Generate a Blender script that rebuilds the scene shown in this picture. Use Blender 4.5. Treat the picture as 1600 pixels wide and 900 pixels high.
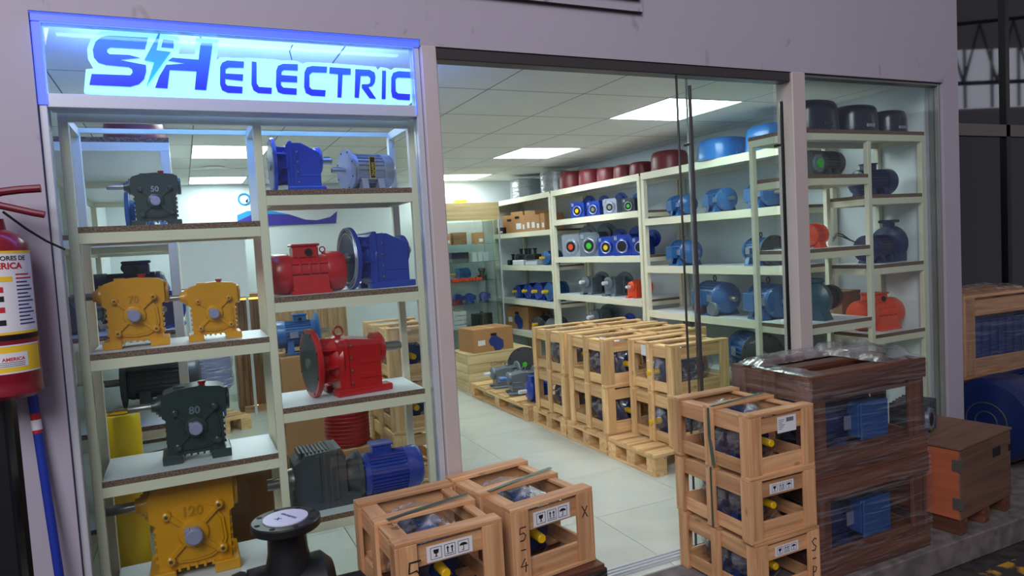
import bpy, math, random
import numpy as np
from mathutils import Matrix, Vector

for o in list(bpy.data.objects):
    bpy.data.objects.remove(o, do_unlink=True)
scene = bpy.context.scene
COL = scene.collection
random.seed(7)
RAD = math.radians

# ------------------------------------------------------------------ camera
cam_data = bpy.data.cameras.new('camera')
cam_data.sensor_width = 36.0
cam_data.lens = 36.0 * 1097.4 / 1600.0
cam_data.clip_start = 0.05
cam = bpy.data.objects.new('camera', cam_data)
COL.objects.link(cam)
CF = Vector((0.42191, 0.90461, -0.06053))
CR = Vector((0.90332, -0.42514, -0.05726))
CU = CR.cross(CF)
mw = Matrix.Identity(4)
for i in range(3):
    mw[i][0], mw[i][1], mw[i][2] = CR[i], CU[i], -CF[i]
mw[2][3] = 1.45
cam.matrix_world = mw
scene.camera = cam

# ------------------------------------------------------------------ world, lights, exposure
world = bpy.data.worlds.new('world')
scene.world = world
world.use_nodes = True
bgn = world.node_tree.nodes['Background']
bgn.inputs['Color'].default_value = (0.86, 0.80, 0.95, 1)
bgn.inputs['Strength'].default_value = 0.20
scene.view_settings.view_transform = 'Standard'
scene.view_settings.look = 'None'
scene.view_settings.gamma = 1.0
scene.view_settings.use_curve_mapping = False
scene.view_settings.exposure = 0.0
PANEL_STRENGTH = 15.5

def area_light(name, loc, target, size, size_y, energy, color):
    l = bpy.data.lights.new(name, 'AREA')
    l.shape = 'RECTANGLE'; l.size = size; l.size_y = size_y
    l.energy = energy; l.color = color
    o = bpy.data.objects.new(name, l); COL.objects.link(o)
    o.location = loc
    d = Vector(target) - Vector(loc)
    o.rotation_euler = d.to_track_quat('-Z', 'Y').to_euler()
    return o
# daylight that falls through the hall's roof lights, high above the street side
area_light('hall_skylight', (-2.2, -2.6, 5.2), (1.2, 2.5, 1.4), 3.5, 3.5, 330, (0.96, 0.93, 1.0))

# ------------------------------------------------------------------ mesh helpers
def lin(c):
    r = []
    for v in c[:3]:
        v = v / 255.0
        r.append(v / 12.92 if v <= 0.04045 else ((v + 0.055) / 1.055) ** 2.4)
    return (r[0], r[1], r[2], 1.0)

class MB:
    def __init__(self):
        self.v = []; self.f = []; self.m = []
    def add(self, vs, fs, mi=0, T=None):
        b = len(self.v)
        if T is not None:
            vs = [tuple(T @ Vector(p)) for p in vs]
        self.v += [tuple(p) for p in vs]
        self.f += [tuple(b + i for i in f) for f in fs]
        self.m += [mi] * len(fs)
        return self
    def box(self, x0, x1, y0, y1, z0, z1, mi=0, T=None, tops=None, side=None):
        vs = [(x0,y0,z0),(x1,y0,z0),(x1,y1,z0),(x0,y1,z0),(x0,y0,z1),(x1,y0,z1),(x1,y1,z1),(x0,y1,z1)]
        fs = [(0,3,2,1),(4,5,6,7),(0,1,5,4),(1,2,6,5),(2,3,7,6),(3,0,4,7)]
        self.add(vs, fs, mi, T)
        if tops is not None:      # list of six material indices: bottom, top, -y, +x, +y, -x
            self.m[-6:] = tops
        return self
    def cbox(self, x0, x1, y0, y1, z0, z1, c, mi=0, T=None):
        """box with chamfered edges"""
        lo = (x0,y0,z0); hi = (x1,y1,z1)
        vs = []; idx = {}
        for sx in (0,1):
            for sy in (0,1):
                for sz in (0,1):
                    s = (sx,sy,sz)
                    for a in range(3):
                        p = []
                        for k in range(3):
                            b = hi[k] if s[k] else lo[k]
                            if k != a: b += (-c if s[k] else c)
                            p.append(b)
                        idx[(s,a)] = len(vs); vs.append(tuple(p))
        fs = []
        for a in range(3):
            b, d = (a+1) % 3, (a+2) % 3
            for s in (0,1):
                q = []
                for (u,w) in ((0,0),(1,0),(1,1),(0,1)):
                    k = [0,0,0]; k[a] = s; k[b] = u; k[d] = w
                    q.append(idx[(tuple(k),a)])
                fs.append(tuple(q if s else q[::-1]))
        for a in range(3):          # edges along axis a
            b, d = (a+1) % 3, (a+2) % 3
            for (u,w) in ((0,0),(1,0),(1,1),(0,1)):
                k0 = [0,0,0]; k0[b] = u; k0[d] = w
                k1 = list(k0); k1[a] = 1
                k0 = tuple(k0); k1 = tuple(k1)
                q = (idx[(k0,b)], idx[(k0,d)], idx[(k1,d)], idx[(k1,b)])
                if (u + w) % 2: q = q[::-1]
                fs.append(q if True else q)
        for s in idx:
            if s[1] == 0:
                q = (idx[(s[0],0)], idx[(s[0],1)], idx[(s[0],2)])
                if sum(s[0]) % 2 == 0: q = q[::-1]
                fs.append(q)
        return self.add(vs, fs, mi, T)
    def lathe(self, prof, axis='x', o=(0,0,0), n=24, mi=0, a0=0.0, a1=None, T=None, cap=True):
        """prof: list of (position along axis, radius)"""
        full = a1 is None
        if full: a1 = a0 + 2*math.pi
        vs = []; fs = []
        m = n if full else n + 1
        for (a, r) in prof:
            for k in range(m):
                t = a0 + (a1-a0)*k/n
                c, s = r*math.cos(t), r*math.sin(t)
                p = (a,c,s) if axis == 'x' else ((s,a,c) if axis == 'y' else (c,s,a))
                vs.append((o[0]+p[0], o[1]+p[1], o[2]+p[2]))
        for i in range(len(prof)-1):
            for k in range(n):
                k2 = (k+1) % m
                fs.append((i*m+k, i*m+k2, (i+1)*m+k2, (i+1)*m+k)[::-1])
        if cap and full:
            if prof[0][1] > 1e-6: fs.append(tuple(range(m)))
            if prof[-1][1] > 1e-6: fs.append(tuple(reversed(range((len(prof)-1)*m, len(prof)*m))))
        return self.add(vs, fs, mi, T)
    def cyl(self, r, a0, a1, axis='x', o=(0,0,0), n=16, mi=0, T=None):
        return self.lathe([(a0,r),(a1,r)], axis, o, n, mi, T=T)
    def prism(self, poly, a0, a1, axis='y', mi=0, T=None):
        """poly: 2D points; axis y -> (x,z); x -> (y,z); z -> (x,y)"""
        area = sum(poly[i][0]*poly[(i+1) % len(poly)][1]-poly[(i+1) % len(poly)][0]*poly[i][1] for i in range(len(poly)))
        if area < 0: poly = poly[::-1]
        def P(u, w, a):
            return (u,a,w) if axis == 'y' else ((a,u,w) if axis == 'x' else (u,w,a))
        n = len(poly)
        vs = [P(u,w,a0) for u,w in poly] + [P(u,w,a1) for u,w in poly]
        fs = [tuple(range(n)), tuple(reversed(range(n,2*n)))]
        for i in range(n):
            j = (i+1) % n
            fs.append((i, n+i, n+j, j))
        if axis != 'y':
            fs = [f[::-1] for f in fs]
        return self.add(vs, fs, mi, T)
    def tube(self, pts, r, n=8, mi=0, closed=False):
        pts = [Vector(p) for p in pts]
        vs = []; fs = []; N = len(pts)
        up = Vector((0,0,1)); prev = None
        for i, p in enumerate(pts):
            if closed: d = pts[(i+1) % N]-pts[i-1]
            else: d = pts[min(i+1,N-1)]-pts[max(i-1,0)]
            d.normalize()
            if prev is None:
                a = up if abs(d.z) < 0.9 else Vector((1,0,0))
                u = d.cross(a).normalized()
            else:
                u = (prev - d*prev.dot(d)).normalized()
            prev = u
            w = d.cross(u)
            for k in range(n):
                t = 2*math.pi*k/n
                vs.append(p + u*(r*math.cos(t)) + w*(r*math.sin(t)))
        for i in range(N if closed else N-1):
            j = (i+1) % N
            for k in range(n):
                k2 = (k+1) % n
                fs.append((i*n+k, i*n+k2, j*n+k2, j*n+k))
        if not closed:
            fs.append(tuple(reversed(range(n)))); fs.append(tuple(range((N-1)*n, N*n)))
        return self.add(vs, fs, mi)
    def ring(self, R, r, o, axis='y', n=16, m=6, mi=0):
        pts = []
        for k in range(n):
            t = 2*math.pi*k/n
            c, s = R*math.cos(t), R*math.sin(t)
            pts.append((o[0]+c,o[1],o[2]+s) if axis == 'y' else ((o[0],o[1]+c,o[2]+s) if axis == 'x' else (o[0]+c,o[1]+s,o[2])))
        return self.tube(pts, r, m, mi, True)
    def mesh(self, name, mats, smooth=32):
        me = bpy.data.meshes.new(name)
        me.from_pydata([tuple(p) for p in self.v], [], self.f)
        for m in (mats if isinstance(mats, (list,tuple)) else [mats]):
            me.materials.append(m)
        me.polygons.foreach_set('material_index', self.m)
        if smooth:
            me.polygons.foreach_set('use_smooth', [True]*len(me.polygons))
            me.set_sharp_from_angle(angle=RAD(smooth))
        me.update()
        return me
    def build(self, name, mats, parent=None, smooth=32, loc=None):
        return link(name, self.mesh(name, mats, smooth), parent, loc)

def link(name, data, parent=None, loc=None, rot=None):
    o = bpy.data.objects.new(name, data)
    COL.objects.link(o)
    if parent is not None: o.parent = parent
    if loc is not None: o.location = loc
    if rot is not None: o.rotation_euler = rot
    return o

def tag(o, label, cat, group=None):
    o['label'] = label; o['category'] = cat
    if group: o['group'] = group
    return o

def thing(name, label, cat, loc=(0,0,0), rz=0.0, group=None, scale=1.0):
    o = bpy.data.objects.new(name, None)
    o.empty_display_size = 0.05
    COL.objects.link(o)
    o.location = loc; o.rotation_euler = (0,0,RAD(rz)); o.scale = (scale,)*3
    return tag(o, label, cat, group)

def struct(o):
    o['kind'] = 'structure'
    return o

def copy_tree(src, label, loc, rz=None, scale=None, group=None):
    def rec(o, parent):
        c = o.copy(); COL.objects.link(c)
        if parent is not None:
            c.parent = parent
        for ch in o.children:
            rec(ch, c)
        return c
    r = rec(src, None)
    r.location = loc
    if rz is not None: r.rotation_euler = (0,0,RAD(rz))
    if scale is not None: r.scale = (scale,)*3
    r['label'] = label
    if group: r['group'] = group
    elif 'group' in r: del r['group']
    return r

_pl = {}
def plank(name, parent, x0, x1, y0, y1, z0, z1, mat):
    """one board as an object of its own, its grain along its longest side"""
    s = (x1-x0, y1-y0, z1-z0)
    c = ((x0+x1)/2, (y0+y1)/2, (z0+z1)/2)
    k = max(range(3), key=lambda i: s[i])
    if k == 0: d = s; rot = (0,0,0)
    elif k == 1: d = (s[1], s[0], s[2]); rot = (0,0,RAD(90))
    else: d = (s[2], s[1], s[0]); rot = (0,RAD(-90),0)
    key = (tuple(round(q,3) for q in d), mat.name)
    if key not in _pl:
        b = MB().cbox(-d[0]/2,d[0]/2,-d[1]/2,d[1]/2,-d[2]/2,d[2]/2, min(0.0015, min(d)*0.15))
        _pl[key] = b.mesh(name, mat, 0)
    return link(name, _pl[key], parent, c, rot)

_tx = {}
def text_mesh(s, size, depth=0.0005, bold=0.0, align='CENTER'):
    cu = bpy.data.curves.new('lettering', 'FONT')
    cu.body = s; cu.size = size; cu.extrude = depth; cu.offset = bold
    cu.align_x = align; cu.align_y = 'CENTER'; cu.resolution_u = 3
    o = bpy.data.objects.new('lettering', cu); COL.objects.link(o)
    dg = bpy.context.evaluated_depsgraph_get()
    me = bpy.data.meshes.new_from_object(o.evaluated_get(dg))
    bpy.data.objects.remove(o, do_unlink=True)
    return me

def lettering(name, s, size, mat, parent, loc, rot, depth=0.0005, bold=0.0):
    me = text_mesh(s, size, depth, bold)
    me.materials.clear(); me.materials.append(mat)
    return link(name, me, parent, loc, rot)

# ------------------------------------------------------------------ materials
def new_mat(name):
    m = bpy.data.materials.new(name); m.use_nodes = True
    nt = m.node_tree
    return m, nt, nt.nodes['Principled BSDF'], nt.nodes, nt.links

_pm = {}
def paint(name, rgb, rough=0.4, metal=0.0, var=0.10, bump=0.0, bscale=60.0, coat=0.0, nscale=9.0, spec=0.5):
    if name in _pm: return _pm[name]
    m, nt, p, N, L = new_mat(name)
    c = lin(rgb)
    tc = N.new('ShaderNodeTexCoord')
    no = N.new('ShaderNodeTexNoise'); no.inputs['Scale'].default_value = nscale; no.inputs['Detail'].default_value = 5
    L.new(tc.outputs['Object'], no.inputs['Vector'])
    mx = N.new('ShaderNodeMix'); mx.data_type = 'RGBA'
    mx.inputs['A'].default_value = tuple(q*(1-var) for q in c[:3])+(1,)
    mx.inputs['B'].default_value = tuple(min(1,q*(1+var)) for q in c[:3])+(1,)
    L.new(no.outputs['Fac'], mx.inputs['Factor'])
    L.new(mx.outputs['Result'], p.inputs['Base Color'])
    p.inputs['Roughness'].default_value = rough
    p.inputs['Metallic'].default_value = metal
    p.inputs['Specular IOR Level'].default_value = spec
    p.inputs['Coat Weight'].default_value = coat
    p.inputs['Coat Roughness'].default_value = 0.12
    if bump:
        n2 = N.new('ShaderNodeTexNoise'); n2.inputs['Scale'].default_value = bscale; n2.inputs['Detail'].default_value = 3
        L.new(tc.outputs['Object'], n2.inputs['Vector'])
        b = N.new('ShaderNodeBump'); b.inputs['Strength'].default_value = bump; b.inputs['Distance'].default_value = 0.004
        L.new(n2.outputs['Fac'], b.inputs['Height']); L.new(b.outputs['Normal'], p.inputs['Normal'])
    _pm[name] = m
    return m

def wood(name, dark, light, rough=0.6, knots=True):
    m, nt, p, N, L = new_mat(name)
    tc = N.new('ShaderNodeTexCoord'); oi = N.new('ShaderNodeObjectInfo')
    mp = N.new('ShaderNodeMapping'); mp.inputs['Scale'].default_value = (2.2, 34, 34)
    ad = N.new('ShaderNodeVectorMath'); ad.operation = 'ADD'
    mu = N.new('ShaderNodeMath'); mu.operation = 'MULTIPLY'; mu.inputs[1].default_value = 37.0
    L.new(oi.outputs['Random'], mu.inputs[0])
    L.new(tc.outputs['Object'], mp.inputs['Vector'])
    L.new(mp.outputs['Vector'], ad.inputs[0]); L.new(mu.outputs[0], ad.inputs[1])
    no = N.new('ShaderNodeTexNoise'); no.inputs['Scale'].default_value = 1.0; no.inputs['Detail'].default_value = 6; no.inputs['Distortion'].default_value = 0.6
    L.new(ad.outputs[0], no.inputs['Vector'])
    cr = N.new('ShaderNodeValToRGB')
    cr.color_ramp.elements[0].position = 0.3; cr.color_ramp.elements[0].color = lin(dark)
    cr.color_ramp.elements[1].position = 0.68; cr.color_ramp.elements[1].color = lin(light)
    L.new(no.outputs['Fac'], cr.inputs['Fac'])
    hs = N.new('ShaderNodeHueSaturation')
    mr = N.new('ShaderNodeMapRange'); mr.inputs['To Min'].default_value = 0.82; mr.inputs['To Max'].default_value = 1.14
    L.new(oi.outputs['Random'], mr.inputs['Value']); L.new(mr.outputs[0], hs.inputs['Value'])
    L.new(cr.outputs['Color'], hs.inputs['Color'])
    out = hs.outputs['Color']
    if knots:
        vo = N.new('ShaderNodeTexVoronoi'); vo.inputs['Scale'].default_value = 1.0
        m2 = N.new('ShaderNodeMapping'); m2.inputs['Scale'].default_value = (5, 11, 11)
        a2 = N.new('ShaderNodeVectorMath'); a2.operation = 'ADD'
        L.new(tc.outputs['Object'], m2.inputs['Vector']); L.new(m2.outputs['Vector'], a2.inputs[0]); L.new(mu.outputs[0], a2.inputs[1])
        L.new(a2.outputs[0], vo.inputs['Vector'])
        rr = N.new('ShaderNodeMapRange'); rr.inputs['From Min'].default_value = 0.05; rr.inputs['From Max'].default_value = 0.12
        rr.inputs['To Min'].default_value = 0.55; rr.inputs['To Max'].default_value = 1.0
        L.new(vo.outputs['Distance'], rr.inputs['Value'])
        mm = N.new('ShaderNodeMix'); mm.data_type = 'RGBA'; mm.blend_type = 'MULTIPLY'; mm.inputs['Factor'].default_value = 1.0
        L.new(out, mm.inputs['A']); L.new(rr.outputs[0], mm.inputs['B'])
        out = mm.outputs['Result']
    L.new(out, p.inputs['Base Color'])
    p.inputs['Roughness'].default_value = rough
    b = N.new('ShaderNodeBump'); b.inputs['Strength'].default_value = 0.25; b.inputs['Distance'].default_value = 0.002
    L.new(no.outputs['Fac'], b.inputs['Height']); L.new(b.outputs['Normal'], p.inputs['Normal'])
    return m

def emit(name, rgb, strength, linear=None):
    m, nt, p, N, L = new_mat(name)
    c = linear or lin(rgb)
    p.inputs['Base Color'].default_value = c
    p.inputs['Emission Color'].default_value = c
    p.inputs['Emission Strength'].default_value = strength
    p.inputs['Roughness'].default_value = 0.4
    return m

def glass(name, tint=(0.93,0.97,0.955), gloss=0.9):
    m, nt, p, N, L = new_mat(name)
    N.remove(p)
    tr = N.new('ShaderNodeBsdfTransparent'); tr.inputs['Color'].default_value = (*tint, 1)
    gl = N.new('ShaderNodeBsdfGlossy'); gl.inputs['Roughness'].default_value = 0.0; gl.inputs['Color'].default_value = (gloss,gloss,gloss,1)
    lw = N.new('ShaderNodeLayerWeight'); lw.inputs['Blend'].default_value = 0.5
    pw = N.new('ShaderNodeMath'); pw.operation = 'POWER'; pw.inputs[1].default_value = 5.0
    fr = N.new('ShaderNodeMath'); fr.operation = 'MULTIPLY_ADD'; fr.inputs[1].default_value = 0.96; fr.inputs[2].default_value = 0.04
    L.new(lw.outputs['Facing'], pw.inputs[0]); L.new(pw.outputs[0], fr.inputs[0])
    mx = N.new('ShaderNodeMixShader')
    L.new(fr.outputs[0], mx.inputs[0]); L.new(tr.outputs[0], mx.inputs[1]); L.new(gl.outputs[0], mx.inputs[2])
    L.new(mx.outputs[0], N['Material Output'].inputs['Surface'])
    return m

def film(name, milky=0.10, gloss=0.16, scale=(14,14,14), bump=0.8, tint=(0.95,0.95,0.97), lo=0.42, hi=0.75):
    m, nt, p, N, L = new_mat(name)
    N.remove(p)
    tc = N.new('ShaderNodeTexCoord'); mp = N.new('ShaderNodeMapping'); mp.inputs['Scale'].default_value = scale
    no = N.new('ShaderNodeTexNoise'); no.inputs['Scale'].default_value = 1.0; no.inputs['Detail'].default_value = 6; no.inputs['Distortion'].default_value = 1.2
    L.new(tc.outputs['Object'], mp.inputs['Vector']); L.new(mp.outputs['Vector'], no.inputs['Vector'])
    b = N.new('ShaderNodeBump'); b.inputs['Strength'].default_value = bump; b.inputs['Distance'].default_value = 0.02
    L.new(no.outputs['Fac'], b.inputs['Height'])
    tr = N.new('ShaderNodeBsdfTransparent'); tr.inputs['Color'].default_value = (*tint,1)
    gl = N.new('ShaderNodeBsdfGlossy'); gl.inputs['Roughness'].default_value = 0.14
    df = N.new('ShaderNodeBsdfDiffuse'); df.inputs['Color'].default_value = (0.75,0.77,0.82,1)
    L.new(b.outputs['Normal'], gl.inputs['Normal'])
    m1 = N.new('ShaderNodeMixShader'); m2 = N.new('ShaderNodeMixShader')
    rm = N.new('ShaderNodeMapRange'); rm.inputs['From Min'].default_value = lo; rm.inputs['From Max'].default_value = hi
    rm.inputs['To Min'].default_value = milky*0.15; rm.inputs['To Max'].default_value = milky*2.6
    L.new(no.outputs['Fac'], rm.inputs['Value'])
    L.new(rm.outputs[0], m1.inputs[0]); L.new(tr.outputs[0], m1.inputs[1]); L.new(df.outputs[0], m1.inputs[2])
    m2.inputs[0].default_value = gloss
    L.new(m1.outputs[0], m2.inputs[1]); L.new(gl.outputs[0], m2.inputs[2])
    L.new(m2.outputs[0], N['Material Output'].inputs['Surface'])
    return m

def marbled(name, base, vein, rough, scale=2.2):
    m, nt, p, N, L = new_mat(name)
    tc = N.new('ShaderNodeTexCoord'); oi = N.new('ShaderNodeObjectInfo')
    no = N.new('ShaderNodeTexNoise'); no.inputs['Scale'].default_value = scale; no.inputs['Detail'].default_value = 7; no.inputs['Distortion'].default_value = 1.5
    ad = N.new('ShaderNodeVectorMath'); ad.operation = 'ADD'
    mu = N.new('ShaderNodeMath'); mu.operation = 'MULTIPLY'; mu.inputs[1].default_value = 20
    L.new(oi.outputs['Random'], mu.inputs[0]); L.new(tc.outputs['Object'], ad.inputs[0]); L.new(mu.outputs[0], ad.inputs[1])
    L.new(ad.outputs[0], no.inputs['Vector'])
    cr = N.new('ShaderNodeValToRGB')
    cr.color_ramp.elements[0].position = 0.35; cr.color_ramp.elements[0].color = lin(vein)
    cr.color_ramp.elements[1].position = 0.6; cr.color_ramp.elements[1].color = lin(base)
    L.new(no.outputs['Fac'], cr.inputs['Fac']); L.new(cr.outputs['Color'], p.inputs['Base Color'])
    p.inputs['Roughness'].default_value = rough
    return m

def speckled(name, a, b, scale, rough, bump=0.0):
    m, nt, p, N, L = new_mat(name)
    tc = N.new('ShaderNodeTexCoord')
    no = N.new('ShaderNodeTexNoise'); no.inputs['Scale'].default_value = scale; no.inputs['Detail'].default_value = 8
    L.new(tc.outputs['Object'], no.inputs['Vector'])
    cr = N.new('ShaderNodeValToRGB')
    cr.color_ramp.elements[0].position = 0.38; cr.color_ramp.elements[0].color = lin(a)
    cr.color_ramp.elements[1].position = 0.62; cr.color_ramp.elements[1].color = lin(b)
    L.new(no.outputs['Fac'], cr.inputs['Fac']); L.new(cr.outputs['Color'], p.inputs['Base Color'])
    p.inputs['Roughness'].default_value = rough
    if bump:
        bu = N.new('ShaderNodeBump'); bu.inputs['Strength'].default_value = bump; bu.inputs['Distance'].default_value = 0.006
        L.new(no.outputs['Fac'], bu.inputs['Height']); L.new(bu.outputs['Normal'], p.inputs['Normal'])
    return m

def smudged(name, base, dirt, rough):
    """painted wall with a few dirty smudges"""
    m, nt, p, N, L = new_mat(name)
    tc = N.new('ShaderNodeTexCoord'); mp = N.new('ShaderNodeMapping'); mp.inputs['Scale'].default_value = (5.5, 1, 3.2)
    L.new(tc.outputs['Object'], mp.inputs['Vector'])
    no = N.new('ShaderNodeTexNoise'); no.inputs['Scale'].default_value = 1.6; no.inputs['Detail'].default_value = 9; no.inputs['Distortion'].default_value = 0.8
    L.new(mp.outputs['Vector'], no.inputs['Vector'])
    r = N.new('ShaderNodeMapRange'); r.inputs['From Min'].default_value = 0.65; r.inputs['From Max'].default_value = 0.78; r.inputs['To Max'].default_value = 0.6
    L.new(no.outputs['Fac'], r.inputs['Value'])
    n2 = N.new('ShaderNodeTexNoise'); n2.inputs['Scale'].default_value = 1.3; n2.inputs['Detail'].default_value = 4
    L.new(tc.outputs['Object'], n2.inputs['Vector'])
    c0 = N.new('ShaderNodeMix'); c0.data_type = 'RGBA'
    c = lin(base)
    c0.inputs['A'].default_value = tuple(q*0.93 for q in c[:3])+(1,); c0.inputs['B'].default_value = tuple(min(1,q*1.05) for q in c[:3])+(1,)
    L.new(n2.outputs['Fac'], c0.inputs['Factor'])
    mx = N.new('ShaderNodeMix'); mx.data_type = 'RGBA'; mx.inputs['B'].default_value = lin(dirt)
    L.new(r.outputs[0], mx.inputs['Factor']); L.new(c0.outputs['Result'], mx.inputs['A'])
    L.new(mx.outputs['Result'], p.inputs['Base Color'])
    p.inputs['Roughness'].default_value = rough
    return m

m_facade = smudged('facade_paint', (172,165,178), (66,58,58), 0.55)
m_post = paint('post_paint', (190,178,174), 0.5, var=0.04)
m_alu = paint('white_aluminium', (196,200,205), 0.35, 0.2, 0.04)
m_darkalu = paint('dark_aluminium', (74,70,72), 0.35, 0.4, 0.08)
m_chrome = paint('chrome', (190,190,195), 0.15, 1.0, 0.05)
m_blackmetal = paint('black_metal', (26,25,27), 0.35, 0.3, 0.1)
m_wall = paint('interior_wall', (222,230,232), 0.7, var=0.02)
m_tile = marbled('floor_tile', (204,208,199), (197,201,191), 0.13)
m_grout = paint('grout', (110,112,106), 0.8)
m_ceil = paint('ceiling_tile', (236,240,235), 0.85, var=0.03, nscale=3)
m_ceilbar = paint('ceiling_grid', (120,122,116), 0.6)
m_glass = glass('clear_glass')
m_glassdark = glass('dusty_glass', (0.62,0.66,0.70), 0.95)
m_panel = emit('light_panel', (240,250,255), PANEL_STRENGTH, (0.86,0.985,1.0,1))
m_cream = paint('cream_steel', (228,224,200), 0.4, var=0.03)
m_boardtop = paint('white_laminate', (216,222,226), 0.35, var=0.02)
m_chip = speckled('chipboard_edge', (88,66,54), (140,112,92), 160, 0.8)
m_concrete = speckled('concrete', (88,82,82), (116,108,106), 14, 0.85, 0.2)
m_asphalt = speckled('asphalt', (38,35,36), (62,57,56), 20, 0.75, 0.4)
m_dark = paint('dark_interior', (30,28,30), 0.7)
m_darkbrown = paint('dark_brown_wall', (52,42,40), 0.7)
m_steel = paint('machined_steel', (150,148,145), 0.32, 0.75, 0.08)
m_cast = paint('bare_cast_face', (84,86,88), 0.45, 0.4, 0.1)
m_blue = paint('royal_blue_paint', (22,58,158), 0.35, coat=0.25)
m_navy = paint('navy_paint', (18,36,84), 0.35, coat=0.2)
m_mblue = paint('motor_blue_paint', (34,92,152), 0.38, coat=0.2)
m_sky = paint('bright_blue_plastic', (26,110,190), 0.35, coat=0.3)
m_red = paint('red_paint', (188,26,30), 0.32, coat=0.3)
m_orange = paint('orange_paint', (228,74,30), 0.38, coat=0.2)
m_yellow = paint('amber_paint', (216,150,12), 0.33, coat=0.3)
m_green = paint('dark_green_paint', (44,58,56), 0.36, coat=0.25)
m_teal = paint('teal_paint', (22,74,86), 0.4, coat=0.2)
m_grey = paint('grey_paint', (104,116,126), 0.4, coat=0.2)
m_dgrey = paint('dark_grey_paint', (62,68,74), 0.42, coat=0.1)
m_silver = paint('silver_paint', (160,166,184), 0.3, 0.45, 0.06)
m_black = paint('black_paint', (22,23,26), 0.4, coat=0.1)
m_maroon = paint('maroon_plastic', (112,34,44), 0.4)
m_navyplastic = paint('navy_plastic', (26,36,56), 0.28, coat=0.4)
m_yplastic = paint('yellow_plastic', (232,190,20), 0.35)
m_wplastic = paint('white_plastic', (216,218,220), 0.4)
m_lilac = paint('lilac_cap', (150,150,184), 0.35)
m_gplastic = paint('green_plastic', (60,190,50), 0.4)
m_redplug = paint('red_plug', (170,24,34), 0.35)
m_white = paint('white_print', (226,226,230), 0.5, var=0.02)
m_ink = paint('black_ink', (18,18,20), 0.7, var=0.0)
m_redink = paint('red_ink', (190,30,40), 0.6, var=0.0)
m_yink = paint('yellow_ink', (236,196,40), 0.6, var=0.0)
m_blueink = paint('blue_ink', (40,60,130), 0.6, var=0.0)
m_pine = wood('pale_pine', (196,152,98), (234,196,142))
m_crate = wood('crate_pine', (178,126,84), (222,174,126))
m_redwood = wood('brown_crate_wood', (78,44,32), (118,72,52))
m_ply = wood('plywood', (160,82,54), (182,98,66), knots=False)
m_plyshade = wood('plywood_shaded', (98,70,58), (122,90,74), knots=False)  # same plywood, shade put into the colour of front, body and lid
m_pale = wood('pale_case_wood', (206,182,130), (230,208,158), knots=False)
m_amberdk = paint('amber_relief_shade', (188,128,10), 0.35, coat=0.3)  # darker amber paint, shading of the raised numbers put into the colour
m_oak = wood('oak_panel', (150,112,72), (196,158,112), knots=False)
m_walnut = wood('walnut_panel', (96,66,42), (150,108,70), knots=False)
m_card = paint('cardboard', (176,130,84), 0.75, var=0.06)
m_carddk = paint('brown_cardboard', (128,92,62), 0.75, var=0.08)
m_bag = film('plastic_bag', 0.20, 0.16, (12,12,12), 1.0, lo=0.54, hi=0.70)  # milky film; its pale streaks also stand for white highlights
m_wrap = film('stretch_film', 0.06, 0.08, (3, 3, 46), 0.7, lo=0.5)
m_wrapstrong = film('streaked_film', 0.30, 0.20, (4,4,60), 1.0, lo=0.5, hi=0.66)
m_crumple = film('crumpled_film', 0.16, 0.22, (7,7,7), 1.0)
m_crmotor = paint('crated_motor_blue', (30,58,112), 0.4, coat=0.2)
m_strap = paint('green_strap', (62,82,72), 0.4)
m_copper = paint('red_winding', (170,30,24), 0.35, 0.3, 0.3, 0.6, 90)
m_ext = paint('extinguisher_red', (128,14,34), 0.3, coat=0.4)
m_lever = paint('maroon_lever', (112,22,40), 0.45)
m_greyalu = paint('grey_aluminium', (128,130,128), 0.4, 0.2)
m_boxblue = paint('terminal_box_blue', (28,78,134), 0.4)
m_polblue = paint('blue_pole', (30,52,150), 0.35)

# ================================================================== THE SETTING
XL, XR, YB, ZC = -0.62, 3.84, 7.76, 2.23
YF = 2.50                       # front face of the shop front
# floor with separate tiles
fl = struct(MB().box(XL-0.1, XR+0.1, 2.45, YB+0.1, -0.10, -0.006).build('floor', m_grout))
xs = [2.46 - 0.595*k for k in range(-2, 6)]
ys = [2.505 + 0.605*k for k in range(0, 9)]
xs = sorted(xs)
def cell_objects(parent, name, xs, ys, x0, x1, y0, y1, z0, z1, gap, mat, skip=()):
    ex = [x0] + [a for a in xs if x0+0.03 < a < x1-0.03] + [x1]
    ey = [y0] + [a for a in ys if y0+0.03 < a < y1-0.03] + [y1]
    cache = {}
    for i in range(len(ex)-1):
        for j in range(len(ey)-1):
            if (i, j) in skip: continue
            a0, a1, b0, b1 = ex[i]+gap, ex[i+1]-gap, ey[j]+gap, ey[j+1]-gap
            k = (round(a1-a0,3), round(b1-b0,3))
            if k not in cache:
                cache[k] = MB().cbox(-k[0]/2,k[0]/2,-k[1]/2,k[1]/2,z0,z1,0.001).mesh(name, mat, 0)
            link(name, cache[k], parent, ((a0+a1)/2, (b0+b1)/2, 0))
    return ex, ey
cell_objects(fl, 'floor_tile', xs, ys, XL, XR, 2.46, YB, -0.008, 0.0, 0.0018, m_tile)

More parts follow.
